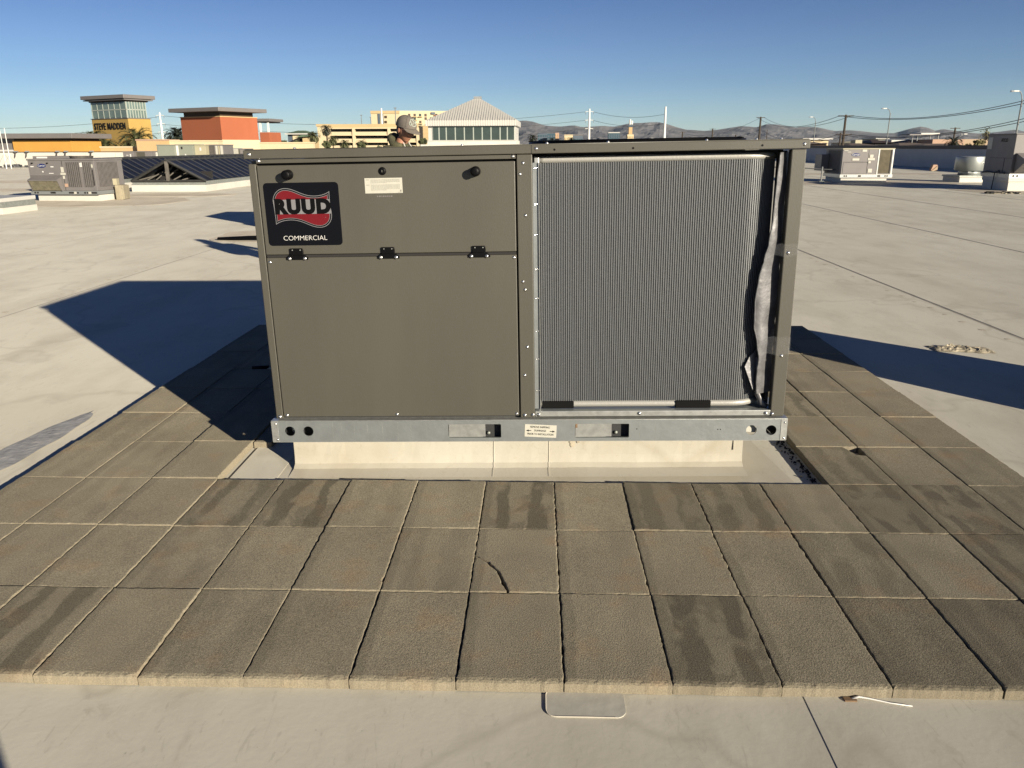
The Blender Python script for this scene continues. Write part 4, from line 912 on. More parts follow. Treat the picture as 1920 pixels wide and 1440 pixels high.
# ------------------------------------------------------------------ buildings beyond the roof
def corner(uc, ul, ur, v, Y, phi):
    """near corner at pixel column uc; returns position, length of left face, length of right face"""
    C_ = at(uc, v, Y); dl = Vector((-math.cos(phi), -math.sin(phi))); dr = Vector((-math.sin(phi), math.cos(phi)))
    def L_(u, d):
        r_ = at(u, v, Y)-Vector(CAM); a = Vector((C_.x-CAM[0], C_.y-CAM[1]))
        # a + d*s = r*t
        det = d.x*(-r_.y)+d.y*r_.x; return (-a.x*(-r_.y)-a.y*r_.x)/det
    return C_, L_(ul, dl), L_(ur, dr)
def slab(t, name, m, wl_, wr_, z0, z1, over=0, bevel=0):
    return B(name, m, t, -wl_-over, over, -over, wr_+over, z0, z1, bevel=bevel)
ph = R(-27)
# yellow tower
Y = 100; C_, a, b = corner(241, 173, 283, 232, Y, ph)
def Zt(v, u=241): return Z_(v, C_.y, u)
t = thing('retail_tower', 'yellow stucco tower with glazed lantern, wide flat grey roof and black letters', 'tower', (C_.x, C_.y, 0), (0, 0, ph))
slab(t, 'wall', 'stucco_y', a, b, GZ, Zt(222)); slab(t, 'cornice', 'fascia', a, b, Zt(222), Zt(220.8), .1)
slab(t, 'lantern_core', 'towglass', a-.55, b-.55, Zt(220.8), Zt(190))
ni, nj = 6, 7; z0, zm, z1 = Zt(220.8), Zt(205), Zt(190)
for i in range(ni):
    for k, (za, zb_) in enumerate(((z0, zm), (zm, z1))):
        w_ = (a-.45)/ni; B('pane', 'towglass', t, -(a-.45)+i*w_+.05, -(a-.45)+(i+1)*w_-.05, -.06, -.01, za+.06, zb_-.06)
for i in range(nj):
    for k, (za, zb_) in enumerate(((z0, zm), (zm, z1))):
        w_ = (b-.55)/nj; B('pane', 'towglass', t, .01, .06, i*w_+.05, (i+1)*w_-.05, za+.06, zb_-.06)
mb = MB()
for i in range(ni+1): w_ = (a-.45)/ni; x = -(a-.45)+i*w_; mb.box(x-.05, x+.05, -.1, 0, z0, z1)
for i in range(nj+1): w_ = (b-.55)/nj; y = i*w_; mb.box(0, .1, y-.05, y+.05, z0, z1)
mb.box(-a+.45, .1, -.1, -.0, zm-.06, zm+.06).box(.0, .1, 0, b-.55, zm-.06, zm+.06); mb.build('mullions', 'mull', t)
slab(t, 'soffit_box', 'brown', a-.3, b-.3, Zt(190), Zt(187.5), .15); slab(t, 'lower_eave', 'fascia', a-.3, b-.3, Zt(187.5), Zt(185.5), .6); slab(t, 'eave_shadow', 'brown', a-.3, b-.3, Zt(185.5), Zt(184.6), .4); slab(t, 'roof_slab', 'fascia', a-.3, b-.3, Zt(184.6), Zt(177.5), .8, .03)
tx = text('lettering', 'STEVE MADDEN', 1.12, 'ink', t, (-a*.51, -.045, Z_(236.8, C_.y, 210)), off=.022, ext=.03, fit=a*.86, space=1.12)
# golden low building at far left
Y = 74; C_, a, b = corner(133, 24, 190, 270, Y, R(-6))
def Zt(v, u=100): return Z_(v, C_.y, u)
t = thing('shop_building', 'low golden-orange stucco building with flat grey overhanging roof at far left', 'building', (C_.x, C_.y, 0), (0, 0, R(-6)))
xr = X_(187, Y, 270)-C_.x
slab(t, 'wall', 'stucco_o', a, b, GZ, Zt(263.5)); slab(t, 'clerestory', 'brown', a, b, Zt(263.5), Zt(259.5), -.1); slab(t, 'roof_slab', 'fascia', a, b, Zt(259.5), Zt(250), .75, .03)
B('side_block', 'fascia', t, -a-4.0, -a-.03, .3, 9, GZ, Zt(253)); B('white_coping', 'whitemetal', t, -a-4.2, -a-.02, .1, .3, Zt(284), Zt(280.5))
# coral block
Y = 80; C_, a, b = corner(415, 341, 484, 245, Y, ph)
t = thing('shop_building', 'coral red stucco block with flat grey overhanging roof and dark clerestory', 'building', (C_.x, C_.y, 0), (0, 0, ph))
def Zt(v, u=415): return Z_(v, C_.y, u)
slab(t, 'wall', 'stucco_c', a, b, Zt(262), Zt(219)); slab(t, 'trim_band', 'stucco_p', a, b, Zt(219), Zt(217.3), .04); slab(t, 'clerestory', 'brown', a-.45, b-.45, Zt(217.3), Zt(209), -.05); slab(t, 'roof_slab', 'fascia', a-.4, b-.4, Zt(209), Zt(201.5), .95, .03)
slab(t, 'base_wall', 'stucco_w', .02, b, GZ, Zt(262), .03); slab(t, 'base_wall', 'stucco_p', a, b-.2, GZ, Zt(262.5), -.01)
t = thing('stair_kiosk', 'small coral kiosk with white posts under a grey slab beside the coral block', 'kiosk', (X_(488, 92, 260), 92, 0), (0, 0, R(-8)))
def Zt(v): return Z_(v, 92, 495)
B('wall', 'stucco_c', t, 0, 1.15, 0, 3, GZ, Zt(248)); B('roof_slab', 'fascia', t, -.9, 1.45, -.3, 3.3, Zt(227.8), Zt(222.5)); B('slab_edge', 'brown', t, -.5, 1.2, 0, 3, Zt(229.5), Zt(227.8))
for x in (.0, .95): B('post', 'polewhite', t, x, x+.18, .05, .25, Zt(248), Zt(229.5))
# peach and cream walls in front of them
def wallbox(name, label, u0, u1, v0, Y, m, capm=None, cat='wall', d=.5, vb=None):
    x0, x1 = X_(u0, Y), X_(u1, Y); z1 = Z_(v0, Y, (u0+u1)/2); t = thing(name, label, cat, (x0, Y, 0)); B('wall_face', m, t, 0, x1-x0, 0, d, GZ, z1-.12); B('coping', capm or m, t, -.05, x1-x0+.05, -.05, d+.05, z1-.12, z1); return t
wallbox('low_wall', 'low peach stucco wall running under the yellow tower', 187, 256, 274.3, 70, 'stucco_p', 'stucco_w')
wallbox('low_wall', 'taller peach wall block with brownish cap left of the green-grey unit', 256, 299, 261, 69, 'stucco_p', 'pinkb', d=4)
wallbox('low_wall', 'long cream stucco wall in front of the coral block', 297, 410, 263, 71, 'stucco_w', d=1)
wallbox('low_wall', 'cream stucco wall running right from the coral block to the parking garage', 487, 588, 266.5, 74, 'stucco_w')

# trees
def palm(u, v_c, Y, r, zg, m, label, grp=None, nf=46, seed=1, trunk=.28):
    p = at(u, v_c, Y); rs = random.Random(seed); t = thing('palm_tree', label, 'palm', (p.x, p.y, zg), group=grp); h = p.z-zg
    MB().tube([(0, 0, 0), (.05, 0, h*.5), (0, 0, h)], [trunk, trunk*.8, trunk*.9], 10).build('trunk', 'bark', t)
    mb = MB()
    for i in range(nf):
        az = 2.39996*i; el = R(80-125*(i/nf)**.9+rs.uniform(-6, 6)); L = r*rs.uniform(.85, 1.1); pts = []; q = Vector((0, 0, h)); e = el
        for k in range(9): pts.append(q.copy()); q = q+Vector((math.cos(az)*math.cos(e), math.sin(az)*math.cos(e), math.sin(e)))*L/8; e -= R(9+3*k*.5)
        sdv = Vector((-math.sin(az), math.cos(az), 0))
        for k in range(8):
            d = (pts[k+1]-pts[k]).normalized(); wl_ = L*.20*math.sin(math.pi*(k+.8)/9.2)+.02
            for j in range(4):
                b_ = pts[k].lerp(pts[k+1], j/4)
                for s_ in (-1, 1):
                    tip = b_+sdv*s_*wl_*rs.uniform(.8, 1.15)+d*wl_*1.1+Vector((0, 0, wl_*rs.uniform(-.25, .35)))
                    mb.add([b_, b_+d*L*.048, tip], [(0, 1, 2)])
            mb.add([pts[k]-sdv*.02, pts[k]+sdv*.02, pts[k+1]+sdv*.015, pts[k+1]-sdv*.015], [(0, 1, 2, 3)])
    mb.build('crown', m, t); return t
G_ = 'date palms among the shop buildings'
palm(176, 262, 88, 1.75, GZ, 'palmleaf', 'date palm just above the grey roof end, left of the yellow tower base', G_, seed=3, trunk=.35)
palm(200, 277, 86, 1.7, GZ, 'palmleaf', 'low date palm crown against the foot of the yellow tower', G_, seed=4)
palm(257, 266, 86, 2.25, GZ, 'palmleaf', 'big date palm in front of the right part of the yellow tower', G_, nf=64, seed=6, trunk=.4)
palm(333, 258, 96, 2.1, GZ, 'palmdark', 'dark shaded palm tucked against the left side of the coral block', G_, nf=64, seed=8, trunk=.4)
def tree(u0, u1, vt, Y, m, label, grp=None, seed=1, n=900, zg=GZ, sparse=1.0, name='tree', cat='tree', leaf=.22):
    p = at((u0+u1)/2, vt, Y); wd = abs(X_(u1, Y)-X_(u0, Y)); H = p.z-zg; t = thing(name, label, cat, (p.x, Y, zg), group=grp); rs = random.Random(seed)
    ch = min(H*.8, wd*.9); mb = MB().tube([(0, 0, 0), (.1, 0, H*.4), (0, 0, H-ch*.45)], max(.08, wd*.035), 7, r2=.03)
    clumps = []
    for i in range(14):
        a = rs.random()*6.283; rr_2 = wd*.36*math.sqrt(rs.random()); zz = H-ch*.5+ch*.40*rs.uniform(-1, 1)*(1-(rr_2/(wd*.5))**2)
        c = Vector((rr_2*math.cos(a), rr_2*math.sin(a)*.8, zz)); clumps.append((c, wd*rs.uniform(.09, .17))); mb.tube([(0, 0, H-ch*.85), tuple(c*.5+Vector((0, 0, (H-ch*.6)*.5))), c], max(.02, wd*.01), 4)
    mb.build('trunk', 'bark', t); cb_ = MB()
    for i in range(n):
        c, r = rs.choice(clumps); d = Vector((rs.gauss(0, 1), rs.gauss(0, 1), rs.gauss(0, .8))).normalized()*r*rs.uniform(.5, 1.15)*sparse; q = c+d; s_ = leaf*rs.uniform(.6, 1.3)
        e1 = Vector((rs.gauss(0, 1), rs.gauss(0, 1), rs.gauss(0, 1))).normalized()*s_; e2 = e1.orthogonal().normalized()*s_*.6
        cb_.add([q-e1, q+e2, q+e1, q-e2], [(0, 1, 2, 3)])
    cb_.build('crown', m, t); return t
G2 = 'trees between the coral block and the garage'
tree(505, 525, 258, 150, 'leaf', 'dark round tree just right of the coral kiosk', G2, 1, 700)
tree(520, 541, 260, 155, 'leaf', 'low bushy tree left of the green-roofed house', G2, 2, 700)
tree(550, 562, 262, 120, 'leaf', 'small shrub in front of the green-roofed house', G2, 3, 500, leaf=.15)
palm(588, 255, 150, 1.5, GZ, 'palmleaf', 'palm between the green-roofed house and the garage', 'palms in front of the garage', seed=11, trunk=.2)
palm(612, 243, 175, 1.6, GZ, 'palmdark', 'tall dark palm against the garage\'s left corner', 'palms in front of the garage', seed=12, trunk=.2)
palm(624, 262, 165, 1.4, GZ, 'palmleaf', 'short sunlit palm at the left bays of the garage', 'palms in front of the garage', seed=13, trunk=.15)
palm(646, 270, 160, 1.4, GZ, 'palmleaf', 'low palm crown below the first full garage bay', 'palms in front of the garage', seed=14)
palm(678, 270, 160, 1.4, GZ, 'palmleaf', 'low palm crown left of the thick garage column', 'palms in front of the garage', seed=15)
tree(603, 622, 263, 158, 'leaf', 'dark shrub at the foot of the garage stair tower', 'shrubs in front of the garage', 15, 600)
tree(662, 690, 266, 158, 'leaf', 'dark shrub mass under the garage near the man', 'shrubs in front of the garage', 16, 600)
tree(700, 745, 267, 158, 'leaf', 'low shrubs just left of the man in the cap', 'shrubs in front of the garage', 17, 700)
tree(784, 802, 258, 120, 'leaf', 'dark green tree between the man and the white pavilion', None, 18, 800)
# green-roofed house
Y = 190; x0, x1 = X_(545, Y), X_(585, Y)
t = thing('house', 'beige house with a green hipped roof left of the parking garage', 'house', (x0, Y, 0))
wd = x1-x0; zE = Z_(250.5, Y, 560); zR = Z_(244.3, Y, 560)
B('wall', 'beigelt', t, .6, wd-1.5, 0, 8, GZ, zE); B('shaded_wing', 'hazebldg', t, -.6, .6, .2, 8, GZ, zE-.1)  # left wing's shade is put into its slate-blue colour
MB().add([(-1, -.8, zE), (wd-.6, -.8, zE), (wd-.6, 9, zE), (-1, 9, zE), (1.0, 3, zR), (wd*.5, 3, zR), (wd*.5, 5, zR), (1.0, 5, zR)], [(0, 1, 5, 4), (1, 2, 6, 5), (2, 3, 7, 6), (3, 0, 4, 7), (4, 5, 6, 7), (3, 2, 1, 0)]).build('roof', 'greenroof', t)
B('eave', 'whitemetal', t, -1.0, wd-.6, -.85, -.8, zE-.2, zE+.05); B('porch_wall', 'beige', t, wd-1.6, wd+.6, -2, 4, GZ, Z_(257, Y, 580)); MB().prism([(wd-3.2, Z_(258, Y, 575)), (wd-1.4, Z_(253.5, Y, 575)), (wd+1.4, Z_(255, Y, 580))], -3, 4).build('porch_roof', 'greenroof', t)
B('window', 'hole', t, wd-2.8, wd-1.8, -.06, 0, GZ+1, Z_(260, Y, 575))

# parking garage
Y = 250; x0 = X_(597, Y, 255); 
def GX(u, v=255): return X_(u, Y, v)-x0
def GZv(v, u=700): return Z_(v, Y, u)
t = thing('parking_garage', 'long beige parking garage with three rows of dark openings behind the man', 'parking garage', (x0, Y, 0))
xe = GX(785); B('core', 'hole', t, .3, xe-.3, 1.2, 30, GZ, GZv(236))
B('roof_parapet', 'beige', t, GX(617), xe, 0, .5, GZv(239.3), GZv(232.5)); B('stair_tower', 'beigelt', t, 0, GX(617), -.6, 8, GZ, GZv(233)); B('tower_cap', 'beige', t, -.3, GX(618), -.9, 8, GZv(237), GZv(232.3))
for k, (va, vb) in enumerate(((239.3, 241.5), (247, 254.2), (260, 267.5), (272.5, 285))):
    B('spandrel', 'beigelt' if k != 9 else 'beige', t, GX(617), xe, -.15*(k > 0), .6, GZv(vb), GZv(va)); B('spandrel_cap', 'beigelt', t, GX(617), xe, -.4, .0, GZv(vb), GZv(vb-1.6))
for u in (617, 663.5, 729.5, 783):
    B('column', 'beigelt', t, GX(u)-.35, GX(u)+.45, -.5, .8, GZ, GZv(239.5))
# hotel behind
Y = 330; x0 = X_(697, Y, 240)
t = thing('hotel_building', 'tall beige hotel with balconies rising behind the parking garage', 'building', (x0, Y, 0), (0, 0, 0))
xw = X_(750, Y, 240)-x0; B('wall', 'beigelt', t, 0, xw, 0, 18, GZ, Z_(208, Y, 720)); B('parapet_band', 'beige', t, -.2, xw+.1, -.25, 18, Z_(213, Y, 720), Z_(207.6, Y, 720))
for u0, u1, va, vb in ((708, 712.5, 213, 232), (714, 718.5, 211, 232)): B('window', 'hazebldg', t, X_(u0, Y, va)-x0, X_(u1, Y, va)-x0, -.2, 0, Z_(vb, Y, 715), Z_(va, Y, 715))
for v in (217, 226.5): B('window', 'brown', t, X_(721, Y, v)-x0, X_(725.5, Y, v)-x0, -.2, 0, Z_(v+4.5, Y, 723), Z_(v, Y, 723))
C0 = at(750, 240, Y)
w2 = thing('hotel_building', 'receding balconied wing of the beige hotel between the man and the pavilion', 'building', (C0.x, C0.y, 0), (0, 0, R(14)))
LW = 26; B('wall', 'beigelt', w2, 0, LW, 0, 14, GZ, Z_(207.5, Y, 760))
for i in range(11):
    for k in range(5):
        if (i*7+k*3) % 11 < 3: continue
        x = 1.3+i*2.2; z = Z_(213+6.5*k, Y, 780)
        wn_ = B('window', 'brown' if (i+k) % 3 else 'winglass', w2, x, x+.9, -.12, 0, z-1.0, z)
        if i % 3 != 1: B('balcony', 'beige', w2, x-.3, x+1.3, -.9, -.0, z-1.35, z-1.05)
B('roof_band', 'stucco_c', w2, 14, 22, -.8, 0, Z_(216.5, Y, 790), Z_(215.3, Y, 790)); B('penthouse', 'hazebldg', w2, 12.8, 14.4, -.6, 2, Z_(214, Y, 790), Z_(210, Y, 790))
Y = 262; x0 = X_(779, Y, 255); t = thing('annex_building', 'plain tan annex wall between the garage and the white pavilion', 'building', (x0, Y, 0)); B('wall', 'beige', t, 0, X_(840, Y, 255)-x0, 0, 8, GZ, Z_(236, Y, 790)); B('coping', 'beigelt', t, -.2, X_(840, Y, 255)-x0, -.2, 8, Z_(236, Y, 790), Z_(235, Y, 790)); B('pilaster', 'beigelt', t, 0, 1.0, -.2, 0, GZ, Z_(236, Y, 790))
for z in (243, 250, 257, 264): B('joint', 'stucco_p', t, 1, X_(840, Y, 255)-x0, -.05, 0, Z_(z+.4, Y, 790), Z_(z, Y, 790))

# white pavilion
Y = 70; x0, x1 = X_(802, Y, 250), X_(965, Y, 250); w_ = x1-x0
def ZP(v): return Z_(v, Y, 890)
t = thing('roof_pavilion', 'white roof pavilion with ribbed pyramid roof and a band of dark windows', 'pavilion', (x0, Y, 0), (0, 0, R(-1)))
dp = w_*.98
B('wall', 'whitemetal', t, .05, w_+.05, 0, dp, -.3, ZP(235.5)); B('base_course', 'whitepaint', t, -.05, w_+.15, -.06, dp, ZP(271), ZP(263.5)); B('base_kerb', 'whitepaint', t, -.6, w_+.5, -.5, dp+.3, -.3, ZP(270.5)); B('sill', 'whitemetal', t, -.02, w_+.12, -.12, 0, ZP(264), ZP(262.8))
B('fascia', 'whitemetal', t, -.1, w_+.25, -.35, dp+.3, ZP(236), ZP(225.5)); B('fascia_line', 'fascia', t, -.1, w_+.25, -.36, -.34, ZP(236.4), ZP(236))
zf = ZP(225.5); ap = ZP(177.5); ax, ay = w_*.54, dp/2
c4 = [(-.1, -.35, zf), (w_+.25, -.35, zf), (w_+.25, dp+.3, zf), (-.1, dp+.3, zf)]; apx = (ax, ay, ap)
MB().add(c4+[apx], [(0, 1, 4), (1, 2, 4), (2, 3, 4), (3, 0, 4), (3, 2, 1, 0)]).build('pyramid_roof', 'whitemetal', t)
n = 38
for i in range(n+1):
    x = -.1+(w_+.35)*i/n; f = (x+.1)/(ax+.1) if x < ax else (w_+.25-x)/(w_+.25-ax); f = max(0, min(1, f))
    yt, zt2 = -.35+(ay+.35)*f, zf+(ap-zf)*f; mb = MB().box(x-.03, x+.03, -.37, -.35, ZP(235.8), zf)
    if f > .02: mb.add([(x-.03, -.40, zf), (x+.03, -.40, zf), (x+.03, yt, zt2), (x-.03, yt, zt2), (x-.03, -.40, zf+.03), (x+.03, -.40, zf+.03), (x+.03, yt, zt2+.03), (x-.03, yt, zt2+.03)], [(4, 5, 6, 7), (0, 1, 5, 4), (1, 2, 6, 5), (2, 3, 7, 6), (3, 0, 4, 7)])
    mb.build('standing_seam', 'whitemetal', t)
B('roof_cap', 'galvbright', t, ax-.35, ax+.35, ay-.3, ay+.3, ap-.12, ap+.05)
us = [811, 823.5, 837, 854, 871, 888, 904.5, 921, 938, 951.5, 965]
for ua, ub in zip(us, us[1:]):
    xa_, xb_ = X_(ua, Y, 250)-x0, X_(ub, Y, 250)-x0; pn = B('window', 'mull', t, xa_, xb_-.0, -.05, -.0, ZP(263), ZP(235.8)); B('pane', 'winglass', pn, xa_+.05, xb_-.05, -.055, -.045, ZP(262.5), ZP(236.6))
t = thing('antenna_mast', 'slim white steel mast rising between the garage and the hotel', 'mast', (X_(718, 300, 268), 300, GZ)); h = Z_(203, 300, 711)-GZ; MB().tube([(0, 0, 0), (0, 0, h)], .42, 8, r2=.28).build('mast', 'polewhite', t)

# ------------------------------------------------------------------ poles, lamps, wires
PG = 'white steel transmission poles on the skyline'
def steelpole(u, vt, Y, label, arms, r=.8):
    t = thing('transmission_pole', label, 'pole', (X_(u, Y, 266), Y, GZ), group=PG); h = Z_(vt, Y, u)-GZ; MB().tube([(0, 0, 0), (0, 0, h)], r, 10, r2=r*.5).build('pole', 'polewhite', t)
    for k in range(arms):
        z = h-(1.2+k*4.2)*(Y/430); MB().tube([(-2.1, 0, z-.3), (0, 0, z), (2.1, 0, z-.3)], .16, 5).build('cross_arm', 'polewhite', t)
        for s_ in (-1, 1): MB().tube([(s_*2.1, 0, z-1.6), (s_*2.1, 0, z-.3)], .12, 5).build('insulator', 'polegrey', t)
    return (X_(u, Y, 266), Y, GZ+h)
p1 = steelpole(1104, 204, 430, 'white steel transmission pole with three cross arms above the coil end', 3)
p2 = steelpole(1245, 200, 400, 'leaning-looking bare white steel pole right of centre', 0, .85)
p0 = steelpole(306, 211, 420, 'white steel transmission pole between the yellow tower and the coral block', 3)
def wire(name, label, A, Bv, sag, r, parent=None, n=24):
    A = Vector(A); Bv = Vector(Bv); return [(A.lerp(Bv, i/n)+Vector((0, 0, -sag*4*(i/n)*(1-i/n)))) for i in range(n+1)]
def wires(name, label, lst, r, group=None):
    for (A, Bv, sag), lb in zip(lst, label):
        tag(MB().tube(wire('', '', A, Bv, sag, r), r, 4, False).build(name, 'wire'), lb, 'cable', group)
lab = []
lst = []
for k, z in enumerate((1.5, 5.7, 9.9)):
    lst.append(((p0[0], p0[1], p0[2]-z), (p1[0]-2.1, p1[1], p1[2]-z), 5.5)); lab.append(['top', 'middle', 'lowest'][k]+' faint power line between the left and centre white steel poles')
for k, z in enumerate((1.5, 5.7)):
    lst.append(((p1[0]+2.1, p1[1], p1[2]-z), (p2[0]-.4, p2[1], p2[2]-z-2), 2.0)); lab.append(['upper', 'lower'][k]+' faint power line between the two white steel poles right of centre')
for k, z in enumerate((2, 6, 10)):
    lst.append(((p0[0]-180, p0[1]+30, p0[2]-z-2), (p0[0], p0[1], p0[2]-z), 4)); lab.append(['top', 'middle', 'lowest'][k]+' faint power line running left from the left white steel pole')
wires('power_line', lab, lst, .075, 'power lines strung between the white steel poles')
def woodpole(u, vt, Y, label, arms=1, r=.17, tr=False):
    t = thing('utility_pole', label, 'utility pole', (X_(u, Y, 262), Y, GZ), group='wooden utility poles along the street'); h = Z_(vt, Y, u)-GZ; MB().tube([(0, 0, 0), (0, 0, h)], r*1.2, 8, r2=r*.8).build('pole', 'wood', t)
    for k in range(arms): z = h-.25-k*2.6*(1 if arms > 1 else 1); B('cross_arm', 'wood', t, -1.1, 1.1, -.12, .12, z, z+.14)
    if tr: MB().tube([(-.5, 0, h*.52), (-.5, 0, h*.60)], .28, 10).build('transformer', 'wood', t); MB().tube([(0, -.25, h*.02), (0, -.25, h*.42)], .12, 6).build('conduit', 'polegrey', t)
    return Vector((X_(u, Y, 262), Y, GZ+h))
w3 = woodpole(1581, 215, 120, 'tall dark utility pole with three cross arms above the pale grey unit', 3, .2, True)
w2_ = woodpole(1423, 219, 210, 'wooden utility pole rising over the right part of the taupe unit', 1, .28, True)
woodpole(1279, 247, 330, 'short distant utility pole, leftmost over the coil', 1, .3); woodpole(1335, 241, 300, 'distant utility pole left of the tallest one over the coil', 1, .3); woodpole(1379, 253, 330, 'stubby distant utility pole close left of the transformer pole', 0, .35)
woodpole(1575, 249, 125, 'short dark post just left of the tall utility pole', 0, .16); woodpole(1788, 239, 190, 'utility pole behind the brown roofs toward the right', 1, .25); woodpole(1437, 243, 600, 'very thin pole right of the transformer pole', 0, .3)
lst = []; lab = []
for k, dz in enumerate((.15, 2.75, 5.3)):
    for s_ in (-1, 1):
        A = w3+Vector((s_*.9, 0, -dz)); E_ = at(2075, (150, 184, 222)[k]-(s_*5), 74); lst.append((A, E_, 1.55)); lab.append(f"{['top', 'middle', 'lowest'][k]} {'rear' if s_ < 0 else 'front'} cable sagging right from the tall utility pole")
        Bq = w2_+Vector((s_*.9, 0, -.2-k*3.2)); lst.append((A, Bq, 1.9)); lab.append(f"{['top', 'middle', 'lowest'][k]} {'rear' if s_ < 0 else 'front'} cable from the tall utility pole to the pole on its left")
for k in range(3):
    lst.append((w2_+Vector((0, 0, -.2-k*3.0)), at(1279, 249+k*2, 330), 2.5)); lab.append(['top', 'middle', 'lowest'][k]+' cable running down left from the transformer pole')
wires('overhead_cable', lab, lst, .034, 'overhead cables on the wooden poles')
def lamp(u, vt, uh, vh, Y, label, s_=1, rad=.09):
    bx = X_(u, Y, 270); t = thing('street_lamp', label, 'street lamp', (bx, Y, GZ), group='street lamps along the road'); h = Z_(vt, Y, u)-GZ
    MB().tube([(0, 0, 0), (0, 0, h)], rad*1.2, 8, r2=rad*.8).build('pole', 'polegrey', t)
    hx = X_(uh, Y, vh)-bx-(X_(u, Y, vh)-X_(u, Y, 270)); hz = Z_(vh, Y, uh)-GZ; pts = [(hx*(1-math.cos(R(a))), 0, h-.4+(hz-h+.4)*math.sin(R(a))) for a in range(0, 91, 10)]
    MB().tube(pts, rad*.55, 6).build('arm', 'polegrey', t); MB().box(-.42, .10, -.12, .12, -.06, .07).build('lamp_head', 'polewhite', t, loc=(hx-.1*(1 if hx < 0 else -1), 0, hz), bevel=.04); B('lamp_lens', 'polegrey', t, hx-.75, hx-.5, -.11, .11, hz-.05, hz+.06)
lamp(1902, 186, 1893, 171, 80, 'nearest street lamp with a curved arm at the right edge')
lamp(1662, 212, 1654, 203.5, 118, 'street lamp with curved arm between the pale unit and the exhaust fan')
lamp(1525, 227, 1519, 219.5, 155, 'small street lamp just right of the taupe unit corner')
lamp(1794, 262, 1808, 251.5, 125, 'short street lamp curving right behind the brown roofs')
for (u, v, Y, lb) in ((677, 216, 380, 'thin dark pole above the left half of the garage'), (694.5, 220, 380, 'thin dark pole at the left edge of the hotel'), (741, 202.5, 300, 'thin dark lamp pole in front of the hotel')):
    t = thing('light_pole', lb, 'light pole', (X_(u+1.5, Y, 240), Y, GZ), group='thin light poles around the garage'); h = Z_(v, Y, u)-GZ; MB().tube([(0, 0, 0), (0, 0, h)], .16, 6).build('pole', 'polegrey', t); B('lamp_bar', 'polegrey', t, -.5, .5, -.15, .15, h-.15, h+.15)

# ------------------------------------------------------------------ far skyline and houses to the right
def blockb(name, label, u0, u1, v0, Y, m, cat='building', win=None, rows=0, cols=0, group=None, top=None):
    x0, x1 = X_(u0, Y, 262), X_(u1, Y, 262); z1 = Z_(v0, Y, (u0+u1)/2); t = thing(name, label, cat, (x0, Y, GZ), group=group); w_ = x1-x0; H = z1-GZ
    B('wall', m, t, 0, w_, 0, w_*.6+4, 0, H)
    if top: B('roof_edge', top, t, -w_*.02, w_*1.02, -.5, w_*.6+4.5, H, H+(Z_(v0-1.6, Y, u0)-Z_(v0, Y, u0)))
    for r_ in range(rows):
        for c_ in range(cols):
            B('window', win, t, w_*(c_+.2)/cols, w_*(c_+.8)/cols, -.3, 0, H*(.45+.5*(r_+.15)/rows), H*(.45+.5*(r_+.7)/rows))
    return t
FG = 'distant buildings below the mountains'
blockb('office_tower', 'slate blue office block right of the white pavilion', 1008, 1026, 249.5, 900, 'hazebldg', win='glassblue', rows=3, cols=4, group=FG)
blockb('office_tower', 'slightly darker slate block joined to the right of the blue one', 1026, 1041, 250.5, 905, 'glassblue', win='hazebldg', rows=3, cols=3, group=FG)
blockb('hotel_tower', 'narrow pink tower beside the slate blocks', 1041, 1048, 249, 880, 'pinkb', win='stucco_p', rows=4, cols=2, group=FG)
blockb('hotel_tower', 'cream drum-like block between the pink tower and the grey block', 1058, 1074, 254, 860, 'beigelt', win='beige', rows=2, cols=3, group=FG, top='beigelt')
blockb('office_block', 'long dark grey block left of the centre transmission pole', 1074, 1093, 254, 870, 'hazebldg', win='glassblue', rows=1, cols=5, group=FG, top='fascia')
blockb('office_tower', 'blue-green glass tower with a pale curved top', 1140.5, 1161.5, 249.5, 800, 'glassblue', win='hazebldg', rows=5, cols=5, group=FG, top='whitemetal')
t = blockb('ornate_tower', 'cream stepped tower with antennas over the coil top', 1176, 1188, 252, 700, 'beigelt', win='beige', rows=3, cols=3, group=FG); w_ = X_(1188, 700)-X_(1176, 700); H = Z_(252, 700, 1180)-GZ
B('upper_stage', 'stucco_p', t, w_*.2, w_*.75, 0, 3, H, H+6); B('belfry', 'hazebldg', t, w_*.1, w_*.85, -.5, 3, H+6, H+8.3); MB().tube([(w_*.35, 0, H+8), (w_*.35, 0, H+12)], .8, 6).tube([(w_*.65, 0, H+8), (w_*.65, 0, H+11)], .8, 6).build('antennas', 'polewhite', t)
for u0, u1, v, m, lb in ((1119, 1124, 260, 'paper', 'small pale block just right of the centre pole'), (1128, 1134, 263, 'hazebldg', 'tiny grey block right of the small pale block'), (1196, 1202, 262, 'hazebldg', 'small dark block right of the ornate tower'), (1205, 1211, 262, 'paper', 'small pale block between dark ones left of the bare white pole'), (1221, 1225, 260, 'paper', 'pale sliver of a building left of the bare white pole'), (1230, 1243, 260, 'pinkb', 'low pale block touching the bare white pole'), (1260, 1275, 264.5, 'paper', 'low white building right of the bare white pole'), (1316, 1350, 263, 'paper', 'long low white roof over the coil top'), (1382, 1395, 262, 'hazebldg', 'low grey shed near the stubby pole')):
    blockb('distant_building', lb, u0, u1, v, 820 if u0 < 1250 else 420, m, group=FG, top='whitemetal' if m == 'paper' else None)
palm(999, 259, 260, 2.0, GZ, 'palmdark', 'dark palm just right of the white pavilion', 'palms on the skyline right of the pavilion', seed=21, trunk=.2); palm(1035, 264, 300, 2.0, GZ, 'palmdark', 'small palm in front of the slate block', 'palms on the skyline right of the pavilion', seed=22); palm(1071, 264, 300, 2.0, GZ, 'palmdark', 'small palm in front of the cream drum block', 'palms on the skyline right of the pavilion', seed=23)
